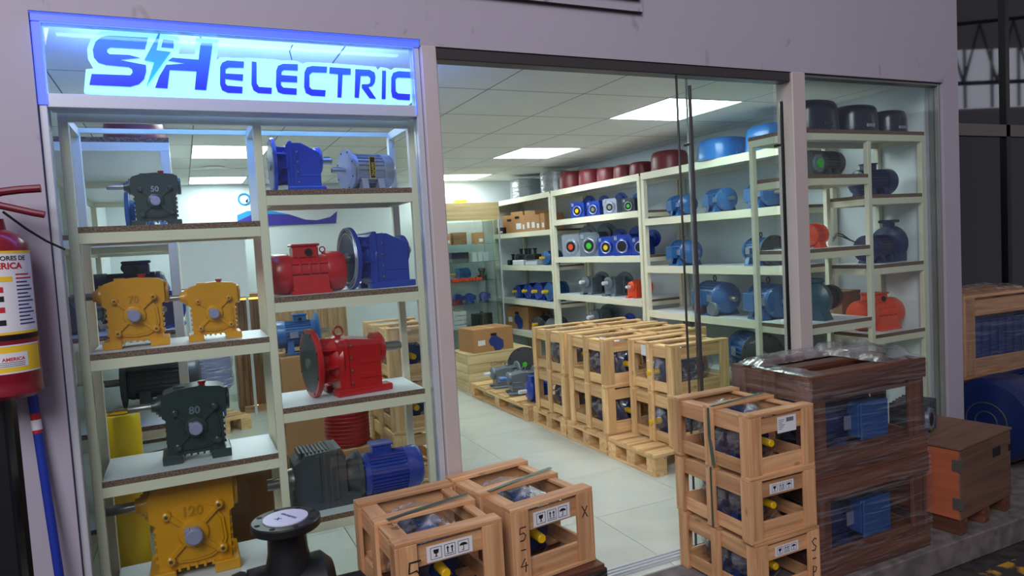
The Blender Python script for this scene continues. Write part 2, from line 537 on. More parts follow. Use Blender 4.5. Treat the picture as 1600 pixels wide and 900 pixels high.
# suspended ceiling: panels in a grid, some panels are lights
ce = struct(MB().box(XL-0.1, XR+0.1, 2.60, YB+0.1, ZC+0.03, ZC+0.10).build('ceiling', m_ceil))
cxs = [-0.42, 0.12, 0.62, 1.02, 1.45, 2.01, 2.57, 3.13, 3.69]
cys = [2.63, 3.26, 3.89, 4.52, 5.15, 5.78, 6.41, 7.04, 7.60]
EX = [XL] + cxs + [XR]; EY = [2.60] + cys + [YB]
lights = []
skip = []
for (lx, ly) in ((2.57,3.26),(2.57,5.15),(2.57,7.04),(0.12,5.15),(0.12,7.04),(0.12,3.26)):
    skip.append((EX.index(lx), EY.index(ly)))
ex, ey = EX, EY
cache = {}
for i in range(len(ex)-1):
    for j in range(len(ey)-1):
        a0, a1, b0, b1 = ex[i]+0.0035, ex[i+1]-0.0035, ey[j]+0.0025, ey[j+1]-0.0025
        if a1-a0 < 0.02 or b1-b0 < 0.012: continue
        if (i, j) in skip: continue
        k = (round(a1-a0,3), round(b1-b0,3))
        if k not in cache:
            cache[k] = MB().box(-k[0]/2,k[0]/2,-k[1]/2,k[1]/2,0,0.012).mesh('ceiling_panel', m_ceil, 0)
        link('ceiling_panel', cache[k], ce, ((a0+a1)/2,(b0+b1)/2, ZC+0.004))
for a in cxs:
    MB().box(a-0.0035,a+0.0035,2.60,YB,ZC+0.006,ZC+0.012).box(a-0.003,a+0.003,2.60,YB,ZC+0.004,ZC+0.03).build('grid_bar', m_ceilbar, ce, 0)
for b in cys:
    MB().box(XL,XR,b-0.0025,b+0.0025,ZC+0.008,ZC+0.0115).box(XL,XR,b-0.003,b+0.003,ZC+0.0035,ZC+0.03).build('grid_bar', m_ceilbar, ce, 0)
lab = {(2.57,3.26): 'square white ceiling light panel nearest the glass door, above the blue motors',
       (2.57,5.15): 'square white ceiling light panel in mid ceiling left of the maroon covers',
       (2.57,7.04): 'farthest white ceiling light panel by the back wall near the glass cabinet',
       (0.12,5.15): 'white ceiling light panel seen above the small dark green gearbox in left window',
       (0.12,7.04): 'narrow looking white ceiling light panel at the back wall above the whiteboard',
       (0.12,3.26): 'white ceiling light panel just behind the lit shop sign'}
for (lx, ly), t in lab.items():
    i, j = EX.index(lx), EY.index(ly)
    r = thing('ceiling_light', t, 'ceiling light', ((ex[i]+ex[i+1])/2, (ey[j]+ey[j+1])/2, ZC), 0, 'ceiling light panels')
    w, d = ex[i+1]-ex[i]-0.016, ey[j+1]-ey[j]-0.016
    MB().box(-w/2,w/2,-d/2,d/2,0.004,0.012).build('diffuser', m_panel, r, 0)
    b = MB()
    b.box(-w/2-.004,w/2+.004,-d/2-.004,-d/2,0.001,0.02).box(-w/2-.004,w/2+.004,d/2,d/2+.004,0.001,0.02)
    b.box(-w/2-.004,-w/2,-d/2,d/2,0.001,0.02).box(w/2,w/2+.004,-d/2,d/2,0.001,0.02)
    b.build('frame', m_wplastic, r, 0)
r = thing('downlight', 'small round white downlight in the ceiling between two light panels', 'ceiling light', (0.30,6.29,ZC), 0)
MB().lathe([(0.0,0.085),(-0.006,0.08),(-0.006,0.068)], 'z', n=24).build('bezel', m_wplastic, r)
MB().cyl(0.068,-0.004,-0.001,'z',n=24).build('diffuser', m_panel, r)

struct(MB().box(XL-0.1, XR+0.1, YB, YB+0.1, 0, ZC+0.03).build('wall_back', m_wall, None, 0))
struct(MB().box(XR, XR+0.11, 2.60, YB, -0.1, ZC+0.03).build('wall_right', m_wall, None, 0))
struct(MB().box(XL-0.1, XL, 2.60, YB, -0.1, ZC+0.03).build('wall_left', m_wall, None, 0))
for nm, bx_ in (('baseboard_back', (XL+.002,XR-.002,YB-0.012,YB,0,0.08)), ('baseboard_left', (XL,XL+.012,2.62,YB-.012,0,0.08)), ('baseboard_right', (XR-.012,XR,2.62,YB-.012,0,0.08))):
    struct(MB().box(*bx_).build(nm, m_tile, None, 0))

# shop front wall
wf = struct(MB().box(-0.475,3.955,YF,2.60,2.222,3.4).box(0.852,3.955,YF,2.60,2.20,2.222).build('wall_front', m_facade, None, 0))
for nm, a, b in (('pier', -0.475,-0.352),('pier', 3.822,3.955)):
    MB().box(a,b,YF,2.60,-0.1,2.222 if a < 0 else 2.20).build(nm, m_facade, wf, 0)
MB().cbox(0.852,0.912,YF-0.004,2.60,-0.02,2.20,0.004).build('post', m_post, wf, 0)
MB().cbox(2.70,2.788,YF-0.004,2.60,-0.02,2.20,0.004).build('post', m_post, wf, 0)

def window(name, x0, x1, z0, z1, transom, fr, fm):
    r = bpy.data.objects.new(name, None); COL.objects.link(r); struct(r); r.location = ((x0+x1)/2, 2.54, z0)
    cx = (x0+x1)/2
    def bar(nm, a,b,c,d,e,f): MB().cbox(a-cx,b-cx,c-2.54,d-2.54,e-z0,f-z0,0.002).build(nm, fm, r, 0)
    bar('jamb', x0,x0+fr,2.515,2.57,z0,z1); bar('jamb', x1-fr,x1,2.515,2.57,z0,z1)
    bar('head', x0+fr,x1-fr,2.515,2.57,z1-fr,z1); bar('sill', x0+fr,x1-fr,2.51,2.57,z0,z0+0.05)
    zs = [z0+0.05, z1-fr]
    if transom:
        bar('transom', x0+fr,x1-fr,2.515,2.605,transom-0.042,transom)
        zs = [z0+0.05, transom-0.042, transom, z1-fr]
    for k in range(0, len(zs), 2):
        MB().box(x0+fr-cx,x1-fr-cx,-0.003,0.003,zs[k]-z0,zs[k+1]-z0).build('pane', m_glass, r, 0)
    return r
window('window_1', -0.350, 0.850, 0.0, 2.220, 1.985, 0.022, m_alu)
window('window_2', 2.790, 3.820, 0.0, 2.198, None, 0.014, m_greyalu)

# sliding glass door, pushed open to the right
d = bpy.data.objects.new('door_1', None); COL.objects.link(d); struct(d); d.location = (1.8,2.54,0)
MB().cbox(-0.886,0.898,-0.035,0.035,2.155,2.199,0.003).build('top_track', m_darkalu, d, 0)
b = MB().box(-0.886,0.898,-0.04,0.04,0.0005,0.006)
for yy in (-0.032,-0.008,0.016): b.box(-0.886,0.898,yy,yy+0.01,0.006,0.014)
b.build('floor_track', m_alu, d, 0)
for (a, b2, yy) in ((0.235,0.80,-0.018),(0.315,0.895,0.014)):
    p_ = MB().box(a,b2,yy-0.004,yy+0.004,0.016,2.16).build('glass_leaf', m_glass, d, 0)
    MB().box(a-0.005,a,yy-0.005,yy+0.005,0.016,2.16).build('edge_strip', m_chrome if yy > 0 else m_darkalu, p_, 0)
b = MB()
b.tube([(0.262,-0.068,0.12),(0.262,-0.068,2.10)], 0.008, 10).tube([(0.262,-0.068,0.35),(0.262,-0.02,0.35)],0.007,8).tube([(0.262,-0.068,1.85),(0.262,-0.02,1.85)],0.007,8)
b.build('pull_bar', m_darkalu, d)
b = MB()
b.tube([(0.80,-0.068,0.12),(0.80,-0.068,2.05)], 0.008, 10).tube([(0.80,-0.068,0.35),(0.80,-0.02,0.35)],0.007,8).tube([(0.80,-0.068,1.85),(0.80,-0.02,1.85)],0.007,8)
b.build('pull_bar', m_blackmetal, d)

# outside: concrete step, road with worn yellow line, neighbours
struct(MB().cbox(-1.6,6.5,1.985,2.46,-0.12,-0.001,0.006).build('floor_step', m_concrete, None, 0))
m_road = speckled('road', (34,31,32), (58,53,52), 20, 0.75, 0.4)
struct(MB().box(-6,9,-7,2.6,-0.30,-0.12).build('floor_road', m_road, None, 0))
def worn_line():
    m, nt, p, N, L = new_mat('worn_yellow_line')
    tc = N.new('ShaderNodeTexCoord'); no = N.new('ShaderNodeTexNoise'); no.inputs['Scale'].default_value = 9; no.inputs['Detail'].default_value = 10
    L.new(tc.outputs['Object'], no.inputs['Vector'])
    cr = N.new('ShaderNodeValToRGB'); cr.color_ramp.elements[0].position = 0.50; cr.color_ramp.elements[0].color = lin((52,47,46))
    cr.color_ramp.elements[1].position = 0.58; cr.color_ramp.elements[1].color = lin((190,140,40))
    L.new(no.outputs['Fac'], cr.inputs['Fac']); L.new(cr.outputs['Color'], p.inputs['Base Color']); p.inputs['Roughness'].default_value = 0.8
    return m
struct(MB().box(-5,9,1.74,1.90,-0.1195,-0.118).build('trim_1', worn_line(), None, 0))
# dark neighbour on the left
wn = struct(MB().box(-3.0,-0.48,2.75,2.85,-0.12,3.4).build('wall_neighbour_left', m_darkbrown, None, 0))
# neighbour on the right: dark glazed shop
wr = struct(MB().box(3.96,8.0,3.60,3.70,-0.12,3.4).build('wall_neighbour_right', m_dark, None, 0))
MB().box(3.956,4.02,2.58,2.66,-0.1,3.4).build('post', m_blackmetal, wr, 0)
struct(MB().box(3.955,8.0,2.46,3.6,-0.12,-0.002).build('floor_neighbour', m_asphalt, None, 0))
r = bpy.data.objects.new('window_3', None); COL.objects.link(r); struct(r); r.location = (4.02,3.40,0)
MB().box(0,3.6,-0.03,0.03,2.08,2.17).build('mullion', paint('worn_grey_bar',(120,112,108),0.5,0.3), r, 0)
MB().box(0,3.6,-0.03,0.03,0,0.06).build('sill', m_blackmetal, r, 0)
MB().box(0,0.03,-0.03,0.03,0.06,3.4).build('jamb', m_blackmetal, r, 0)
MB().box(1.9,1.95,-0.03,0.03,0.06,3.4).build('mullion', m_blackmetal, r, 0)
m_mirrorish = paint('dark_tinted_glass', (14,15,18), 0.03, 0.0, 0.0, spec=0.9)
for (z0,z1) in ((0.06,2.08),(2.17,3.3)):
    MB().box(0.03,1.9,-0.004,0.004,z0,z1).build('pane', m_mirrorish, r, 0)
    MB().box(1.95,3.6,-0.004,0.004,z0,z1).build('pane', m_mirrorish, r, 0)

# panel in a metal frame high on the facade
r = thing('facade_panel', 'thin framed panel mounted high on the facade above the door', 'sign panel', (1.2,2.497,2.40))
MB().box(-0.62,0.64,-0.012,0,0.0,0.6).build('board', m_facade, r, 0)
MB().box(-0.6,0.62,-0.03,-0.012,0.045,0.058).box(0.608,0.622,-0.03,-0.012,0.058,0.6).build('frame', m_blackmetal, r, 0)
MB().box(-0.62,0.64,-0.014,-0.0,-0.004,0.0).build('bottom_edge', m_blackmetal, r, 0)

# ================================================================== THE SIGN
SIGN = {
    'S': [(-0.042, 2.183), (-0.153, 2.182), (-0.174, 2.176), (-0.191, 2.159), (-0.2, 2.135), (-0.199, 2.111), (-0.188, 2.096), (-0.167, 2.09), (-0.105, 2.087), (-0.096, 2.081), (-0.095, 2.07), (-0.102, 2.061), (-0.209, 2.06), (-0.218, 2.026), (-0.105, 2.025), (-0.08, 2.034), (-0.064, 2.051), (-0.056, 2.076), (-0.055, 2.096), (-0.13, 2.108), (-0.071, 2.118), (-0.1, 2.125), (-0.155, 2.124), (-0.162, 2.131), (-0.16, 2.14), (-0.151, 2.146), (-0.054, 2.146)],
    'H1': [(0.001, 2.181), (0.033, 2.179), (0.03, 2.155), (-0.006, 2.156)],
    'H': [(0.113, 2.178), (0.15, 2.179), (0.118, 2.023), (0.083, 2.024), (0.093, 2.084), (0.013, 2.084), (0.002, 2.024), (-0.034, 2.025), (-0.019, 2.062), (0.004, 2.1), (0.063, 2.107), (0.011, 2.114), (0.024, 2.124), (0.102, 2.122)],
    'bolt': [(-0.002, 2.213), (-0.021, 2.144), (0.02, 2.141), (-0.058, 2.029), (-0.03, 2.106), (-0.058, 2.111)],
    'E': [(0.244, 2.124), (0.241, 2.103), (0.195, 2.102), (0.184, 2.096), (0.182, 2.081), (0.238, 2.081), (0.235, 2.059), (0.18, 2.063), (0.179, 2.048), (0.185, 2.041), (0.233, 2.039), (0.23, 2.017), (0.185, 2.017), (0.167, 2.025), (0.162, 2.045), (0.167, 2.102), (0.174, 2.116), (0.191, 2.125)],
    'L': [(0.269, 2.126), (0.284, 2.125), (0.279, 2.053), (0.286, 2.041), (0.328, 2.04), (0.325, 2.019), (0.282, 2.02), (0.267, 2.029), (0.262, 2.049)],
    'E2': [(0.421, 2.125), (0.419, 2.103), (0.373, 2.103), (0.364, 2.096), (0.363, 2.085), (0.416, 2.084), (0.414, 2.062), (0.36, 2.062), (0.359, 2.05), (0.366, 2.042), (0.411, 2.041), (0.409, 2.019), (0.364, 2.02), (0.347, 2.026), (0.342, 2.047), (0.347, 2.1), (0.354, 2.116), (0.371, 2.124)],
    'C': [(0.522, 2.122), (0.519, 2.101), (0.469, 2.1), (0.458, 2.09), (0.455, 2.049), (0.463, 2.04), (0.511, 2.039), (0.507, 2.017), (0.46, 2.018), (0.441, 2.027), (0.437, 2.048), (0.442, 2.099), (0.451, 2.116), (0.47, 2.122)],
    'T': [(0.531, 2.121), (0.606, 2.12), (0.604, 2.098), (0.575, 2.097), (0.565, 2.015), (0.551, 2.015), (0.559, 2.098), (0.528, 2.099)],
    'R1': [(0.623, 2.119), (0.644, 2.119), (0.628, 2.016), (0.613, 2.017)],
    'R2': [(0.644, 2.119), (0.675, 2.119), (0.692, 2.111), (0.695, 2.096), (0.691, 2.074), (0.681, 2.061), (0.666, 2.056), (0.692, 2.015), (0.668, 2.016), (0.642, 2.053), (0.643, 2.066), (0.665, 2.067), (0.674, 2.073), (0.676, 2.089), (0.669, 2.097), (0.641, 2.096)],
    'I': [(0.722, 2.119), (0.736, 2.119), (0.727, 2.015), (0.713, 2.015)],
    'C2': [(0.832, 2.12), (0.829, 2.097), (0.78, 2.097), (0.77, 2.089), (0.768, 2.046), (0.776, 2.038), (0.823, 2.037), (0.82, 2.014), (0.775, 2.015), (0.754, 2.023), (0.751, 2.045), (0.755, 2.096), (0.763, 2.113), (0.782, 2.12)],
    'halo': [(-0.235, 2.004), (-0.224, 2.075), (-0.203, 2.078), (-0.216, 2.108), (-0.215, 2.139), (-0.2, 2.175), (-0.175, 2.195), (-0.151, 2.199), (-0.023, 2.201), (-0.014, 2.217), (0.016, 2.216), (0.015, 2.198), (0.045, 2.195), (0.051, 2.181), (0.043, 2.139), (0.092, 2.14), (0.1, 2.194), (0.169, 2.194), (0.158, 2.124), (0.17, 2.136), (0.244, 2.137), (0.249, 2.139), (0.344, 2.139), (0.364, 2.137), (0.419, 2.138), (0.438, 2.129), (0.454, 2.136), (0.519, 2.137), (0.611, 2.135), (0.699, 2.133), (0.707, 2.121), (0.718, 2.133), (0.743, 2.13), (0.756, 2.124), (0.77, 2.133), (0.829, 2.132), (0.842, 2.122), (0.843, 2.094), (0.832, 2.08), (0.831, 2.061), (0.84, 2.049), (0.831, 2.01), (0.813, 1.996), (0.747, 2.0), (0.645, 2.001), (0.432, 1.997), (0.233, 1.996)],
}
def grad_emit(name, top, bot, z0, z1, s):
    m, nt, p, N, L = new_mat(name)
    tc = N.new('ShaderNodeTexCoord'); sp = N.new('ShaderNodeSeparateXYZ'); L.new(tc.outputs['Object'], sp.inputs[0])
    mr = N.new('ShaderNodeMapRange'); mr.inputs['From Min'].default_value = z0; mr.inputs['From Max'].default_value = z1
    L.new(sp.outputs['Z'], mr.inputs['Value'])
    mx = N.new('ShaderNodeMix'); mx.data_type = 'RGBA'; mx.inputs['A'].default_value = lin(bot); mx.inputs['B'].default_value = lin(top)
    L.new(mr.outputs[0], mx.inputs['Factor']); L.new(mx.outputs['Result'], p.inputs['Emission Color'])
    p.inputs['Base Color'].default_value = (0.02,0.04,0.3,1)
    p.inputs['Emission Strength'].default_value = s; p.inputs['Roughness'].default_value = 0.3
    return m
m_halo = emit('sign_halo', (168,240,255), 0.95)
m_halo_edge = emit('sign_edge', (190,246,255), 1.15)
m_let = grad_emit('sign_letter_print', (52,130,250), (28,20,225), 0.045, 0.18, 0.85)
m_bolt = grad_emit('sign_bolt_print', (60,150,215), (40,215,245), 0.06, 0.19, 0.9)
sg = thing('lit_sign', 'blue and white backlit shop sign reading SH ELECTRIC on the window transom', 'sign', (0.3,2.585,1.985))
SO = lambda L: [(a-0.3, c-1.985) for a, c in L]
MB().prism(SO(SIGN['halo']), -0.012, 0.016, 'y').build('backing_plate', m_halo, sg, 0)
for k in ('S','H1','H','E','L','E2','C','T','R1','R2','I','C2'):
    MB().prism(SO(SIGN[k]), -0.018, -0.012, 'y').build('letter', m_let, sg, 0)
MB().prism(SO(SIGN['bolt']), -0.022, -0.012, 'y').build('lightning_bolt', m_bolt, sg, 0)
MB().box(-0.52,0.54,-0.012,0.02,0.0,0.006).build('foot_rail', m_halo, sg, 0)
MB().tube([(0.105,0.004,0.16),(0.10,0.006,0.19),(0.112,0.004,0.213)],0.0018,6).build('cable', m_blueink, sg)
# blue LED strips round the inside of the sign opening
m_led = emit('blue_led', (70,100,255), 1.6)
m_frameglow = emit('blue_frame_glow', (86,112,250), 0.60)  # blue light falling on the frame faces, put in as emission
r = thing('led_strip', 'blue LED strips round the sign opening, with blue glow put on the frame faces', 'led strip', (0.25,2.515,1.99))
MB().box(-0.600,0.600,-0.006,0.0,0.206,0.230).build('top_frame_glow', m_frameglow, r, 0)
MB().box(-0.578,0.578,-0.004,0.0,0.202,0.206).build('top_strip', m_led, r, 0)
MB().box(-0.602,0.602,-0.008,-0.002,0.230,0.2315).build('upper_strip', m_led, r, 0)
MB().box(-0.600,-0.578,-0.005,0.0,-0.04,0.202).build('side_frame_glow', m_frameglow, r, 0)
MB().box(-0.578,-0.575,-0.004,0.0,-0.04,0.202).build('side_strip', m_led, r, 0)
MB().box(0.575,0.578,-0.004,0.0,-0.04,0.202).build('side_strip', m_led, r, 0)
for nm_, lc, tg, sx_, sy_, en in (('led_glow_ceiling',(0.25,2.66,2.03),(0.25,2.68,2.3),1.1,0.08,10.0),('led_glow_front',(0.25,2.46,2.19),(0.25,2.60,1.7),1.1,0.02,2.2)):
    area_light(nm_, lc, tg, sx_, sy_, en, (0.10,0.20,1.0))  # unseen lamps added to spread the strips' blue onto ceiling and frame

# ================================================================== BUILDERS
def board(parent, x0, x1, y0, y1, ztop, t=0.018, cream_x=False):
    mats = [m_boardtop, m_chip, m_cream]
    ex_ = 2 if cream_x else 1
    return MB().box(x0,x1,y0,y1,ztop-t,ztop, tops=[0,0,1,ex_,1,ex_]).build('board', mats, parent, 0)

def shelf_level(parent, x0, x1, y0, y1, z, cream_x=False, rail=0.034, w=0.022):
    board(parent, x0,x1,y0,y1,z,0.02,cream_x)
    zz0, zz1 = z-0.02-rail, z-0.02
    for bx_ in ((x0,x1,y0,y0+w),(x0,x1,y1-w,y1),(x0,x0+w,y0+w,y1-w),(x1-w,x1,y0+w,y1-w)):
        MB().box(bx_[0],bx_[1],bx_[2],bx_[3],zz0,zz1).build('rail', m_cream, parent, 0)

def upright(parent, x, y, z1, s=0.032):
    MB().cbox(x-s/2,x+s/2,y-s/2,y+s/2,0,z1,0.002).build('upright', m_cream, parent, 0)

def wall_bay(label, x0, x1, y0, y1, levels, top=1.97):
    r = thing('shelf_unit', label, 'shelf', ((x0+x1)/2,(y0+y1)/2,0), 0, 'cream steel shelf units')
    w, dp = (x1-x0)/2, (y1-y0)/2; s = 0.036
    for sx in (-1,1):
        for sy in (-1,1): upright(r, sx*(w-s/2), sy*(dp-s/2), top-0.055, s)
    for z in levels: shelf_level(r, -w, w, -dp+s, dp-s, z, True)
    shelf_level(r, -w, w, -dp, dp, top, True)
    return r

def eye_bolt(parent, x, y, z, R, mat, axis='y'):
    b = MB().ring(R, R*0.28, (x,y,z+R*1.5), axis, 16, 6).cyl(R*0.45,z-R*0.2,z+R*0.6,'z',(x,y,0),10)
    return b.build('eye_bolt', mat, parent)

def bolts(parent, pts, r, h, axis, mat=None, name='bolt'):
    """pts: positions of the bolt's seat; h signed height along axis"""
    me = MB().lathe([(0,r),(h*0.8,r),(h,r*0.7)] if h > 0 else [(h,r*0.7),(h*0.8,r),(0,r)], axis, n=6).mesh(name, mat or m_steel, 20)
    for p in pts: link(name, me, parent, p)

def motor(label, loc, rz, L, R, mat, tb='side', flange=0.0, feet=True, eye=False, cap=None, plate=True,
          name='electric_motor', cat='motor', group=None, cover=None, dome=False, dark_face=False, fins=26, shaft_len=0.42, brake=False):
    """axis along local x, shaft to +x, base at z=0"""
    r = thing(name, label, cat, loc, rz, group)
    zc = max(R*1.12, flange if not feet else 0) if feet else max(R, flange)
    if flange: zc = max(zc, flange)
    h = L/2
    b = MB().lathe([(-h*0.5,R*0.9),(h*0.70,R*0.9)], 'x', (0,0,zc), 28)
    for k in range(fins):
        t = 2*math.pi*(k+0.5)/fins
        T = Matrix.Translation((0,0,zc)) @ Matrix.Rotation(t,4,'X')
        b.box(-h*0.46,h*0.66,-R*0.022,R*0.022,R*0.86,R*1.0,0,T)
    b.build('body', mat, r)
    cm = cover or mat
    e = 0.22 if dome else 0.07
    cv = MB().lathe([(-h,R*(0.35 if dome else 0.55)),(-h+L*e*0.25,R*(0.72 if dome else 0.92)),(-h+L*e*0.7,R*0.95 if dome else R*1.0),(-h+L*e,R*1.03),(-h*0.46,R*1.03)], 'x', (0,0,zc), 28).build('fan_cover', cm, r)
    b = MB()
    for rr in (0.2,0.38): b.ring(R*rr*(0.9 if dome else 1.2),R*0.02,(-h-0.001,0,zc),'x',20,5)
    b.build('fan_grille', m_dgrey, cv)
    sh = MB().lathe([(h*0.68,R*1.0),(h*0.78,R*1.0),(h*0.86,R*0.92),(h*0.95,R*0.5),(h,R*0.32)], 'x', (0,0,zc), 28).build('end_shield', mat, r)
    ends = [(h*0.86, R*0.86*math.cos(math.pi/4+k*math.pi/2), zc+R*0.86*math.sin(math.pi/4+k*math.pi/2)) for k in range(4)]
    bolts(sh, ends, R*0.07, R*0.06, 'x')
    if flange:
        f = MB().lathe([(h*0.84,R*0.7),(h*0.90,flange*0.96),(h*0.92,flange),(h*1.0,flange),(h*1.0,flange*0.8),(h*1.02,flange*0.8),(h*1.02,R*0.3)], 'x', (0,0,zc), 32).build('flange', mat if not dark_face else m_cast, r)
        bolts(f, [(h*1.0, flange*0.89*math.cos(k*math.pi/4+.39), zc+flange*0.89*math.sin(k*math.pi/4+.39)) for k in range(8)], flange*0.045, 0.002, 'x', m_ink, 'bolt_hole')
    sl = R*shaft_len*2
    MB().lathe([(h*0.98,R*0.15),(h+sl*0.95,R*0.15),(h+sl,R*0.13)], 'x', (0,0,zc), 14).box(h+sl*0.2,h+sl*0.9,-R*0.04,R*0.04,zc+R*0.13,zc+R*0.18).build('shaft', m_steel, r)
    if cap is not None:
        MB().lathe([(h+sl*0.1,R*0.20),(h+sl*1.05,R*0.19),(h+sl*1.1,R*0.15)], 'x', (0,0,zc), 14).build('shaft_cap', cap, r)
    if feet:
        for s in (-1,1):
            b = MB().prism([(s*R*0.55,zc-R*0.8),(s*R*0.85,zc-R*0.5),(s*R*1.0,R*0.12),(s*R*1.05,0),(s*R*0.4,0),(s*R*0.42,R*0.12)], -h*0.42, -h*0.15, 'x')
            b.prism([(s*R*0.55,zc-R*0.8),(s*R*0.85,zc-R*0.5),(s*R*1.0,R*0.12),(s*R*1.05,0),(s*R*0.4,0),(s*R*0.42,R*0.12)], h*0.30, h*0.58, 'x')
            b.cbox(-h*0.44,h*0.60,min(s*R*0.42,s*R*1.05),max(s*R*0.42,s*R*1.05),0,R*0.13,R*0.02)
            b.build('foot', mat, r)
    if tb == 'top':
        t = MB().cbox(-R*0.1,R*0.85,-R*0.42,R*0.42,zc+R*0.86,zc+R*1.36,R*0.05).build('terminal_box', mat, r, 0)
        MB().cbox(-R*0.16,R*0.91,-R*0.48,R*0.48,zc+R*1.36,zc+R*1.48,R*0.04).build('lid', mat, t, 0)
        MB().cyl(R*0.13,-R*0.58,-R*0.4,'y',(R*0.37,0,zc+R*1.12),10).build('cable_gland', m_blackmetal, t)
    elif tb == 'side':
        t = MB().cbox(-R*0.45,R*0.65,-R*1.32,-R*0.7,zc-R*0.5,zc+R*0.42,R*0.08).build('terminal_box', mat, r, 0)
        MB().cbox(-R*0.52,R*0.72,-R*1.44,-R*1.32,zc-R*0.58,zc+R*0.5,R*0.05).build('lid', mat, t, 0)
    if plate:
        y = -R*1.03; x0 = -h*0.30
        if tb == 'side': x0, y = h*0.40, -R*1.005
        MB().box(x0,x0+R*0.6,y-0.002,y+0.004,zc-R*0.22,zc+R*0.22).build('nameplate', m_silver, r, 0)
    if eye: eye_bolt(r, 0, 0, zc+R*0.95, R*0.17, m_blackmetal if eye == 'dark' else mat)
    return r

def worm_gearbox(label, loc, rz, H, mat, txt=None, txt_mat=None, gap=True):
    """cast worm gearbox; cover faces local -y, input shaft to -x, base z=0"""
    r = thing('worm_gearbox', label, 'gearbox', loc, rz)
    S = lambda *a: tuple(q*H for q in a)
    b = MB()
    b.prism([S(-.34,.10),S(.34,.10),S(.35,.60),S(.40,.64),S(.40,.93),S(.33,.97),S(.05,1.0),S(-.20,.98),S(-.36,.93),S(-.40,.88),S(-.40,.62),S(-.35,.58)], -.22*H, .22*H, 'y')
    for k in range(7):
        x = (-0.24+0.08*k)*H
        b.cbox(x-.014*H,x+.014*H,-.235*H,.235*H,.075*H,.13*H,.004*H)
    for k in range(5):
        z = (.2+.08*k)*H
        b.cbox(.33*H,.37*H,-.2*H,.2*H,z-.016*H,z+.016*H,.004*H).cbox(-.37*H,-.33*H,-.2*H,.2*H,z-.016*H,z+.016*H,.004*H)
    b.build('housing', mat, r, 28)
    MB().lathe([(-.52*H,.075*H),(-.47*H,.085*H),(-.47*H,.11*H),(-.44*H,.115*H),(-.44*H,.15*H),(-.39*H,.15*H)],'x',(0,0,.76*H),20).build('bearing_cap', mat, r)
    MB().lathe([(.39*H,.16*H),(.44*H,.16*H),(.45*H,.14*H)],'x',(0,0,.76*H),20).build('end_cap', mat, r)
    MB().lathe([(-.80*H,.046*H),(-.79*H,.052*H),(-.51*H,.052*H)],'x',(0,0,.76*H),12).build('input_shaft', m_steel, r)
    # front cover
    pts = []
    for k in range(11):
        t = RAD(150-12*k); pts.append((.335*H*math.cos(t), (.36+.40*math.sin(t))*H))
    pts += [S(.31,.34),S(.27,.24),S(.15,.17),S(0,.155),S(-.15,.17),S(-.27,.24),S(-.31,.34)]
    c = MB().prism(pts, -.250*H, -.215*H, 'y')
    c.prism([(a*.90,.46*H+(q-.46*H)*.90) for a,q in pts], -.262*H, -.249*H, 'y')
    c.lathe([(-.31*H,.09*H),(-.30*H,.135*H),(-.26*H,.155*H)],'y',(0,0,.46*H),26)
    for (dx,dz) in ((-1,1),(1,1),(1,-1),(-1,-1)):
        a = math.atan2(dz*.24, dx*.25)
        T = Matrix.Translation((0,0,.46*H)) @ Matrix.Rotation(-a,4,'Y')
        c.cbox(.09*H,.33*H,-.292*H,-.235*H,-.024*H,.024*H,.006*H,0,T)
    cv = c.build('cover', mat, r, 28)
    me = MB().lathe([(-.312*H,.026*H),(-.30*H,.044*H),(-.24*H,.050*H)],'y',n=16).mesh('cover_bolt', mat, 30)
    sk = MB().cyl(.019*H,-.3135*H,-.305*H,'y',n=6).mesh('bolt_socket', m_dgrey, 0)
    for (dx,dz) in ((-.24,.68),(.25,.71),(.26,.25),(-.23,.22)):
        bo = link('cover_bolt', me, cv, (dx*H,0,dz*H)); link('bolt_socket', sk, bo)
    MB().lathe([(-.42*H,.070*H),(-.405*H,.085*H),(-.27*H,.085*H)],'y',(0,0,.46*H),18).cbox(-.085*H,-.035*H,-.41*H,-.32*H,.505*H,.545*H,.004*H).build('shaft_cap', m_lilac, r)
    for (a,b2) in ((-.43,-.19),(.17,.42)):
        MB().cbox(a*H,b2*H,-.30*H,.28*H,0,.115*H,.012*H).build('foot', mat, r, 0)
    MB().lathe([(.93*H,.035*H),(.99*H,.035*H),(1.03*H,.055*H),(1.045*H,.055*H)],'z',(.12*H,-.06*H,0),14).build('plug', m_redplug, r)
    MB().cbox(-.24*H,-.10*H,-.1*H,.06*H,.965*H,1.0*H,.006*H).build('inspection_lid', mat, r, 0)
    if txt:
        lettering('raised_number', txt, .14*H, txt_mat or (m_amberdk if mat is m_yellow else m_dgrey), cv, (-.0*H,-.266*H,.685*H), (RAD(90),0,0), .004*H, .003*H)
    return r

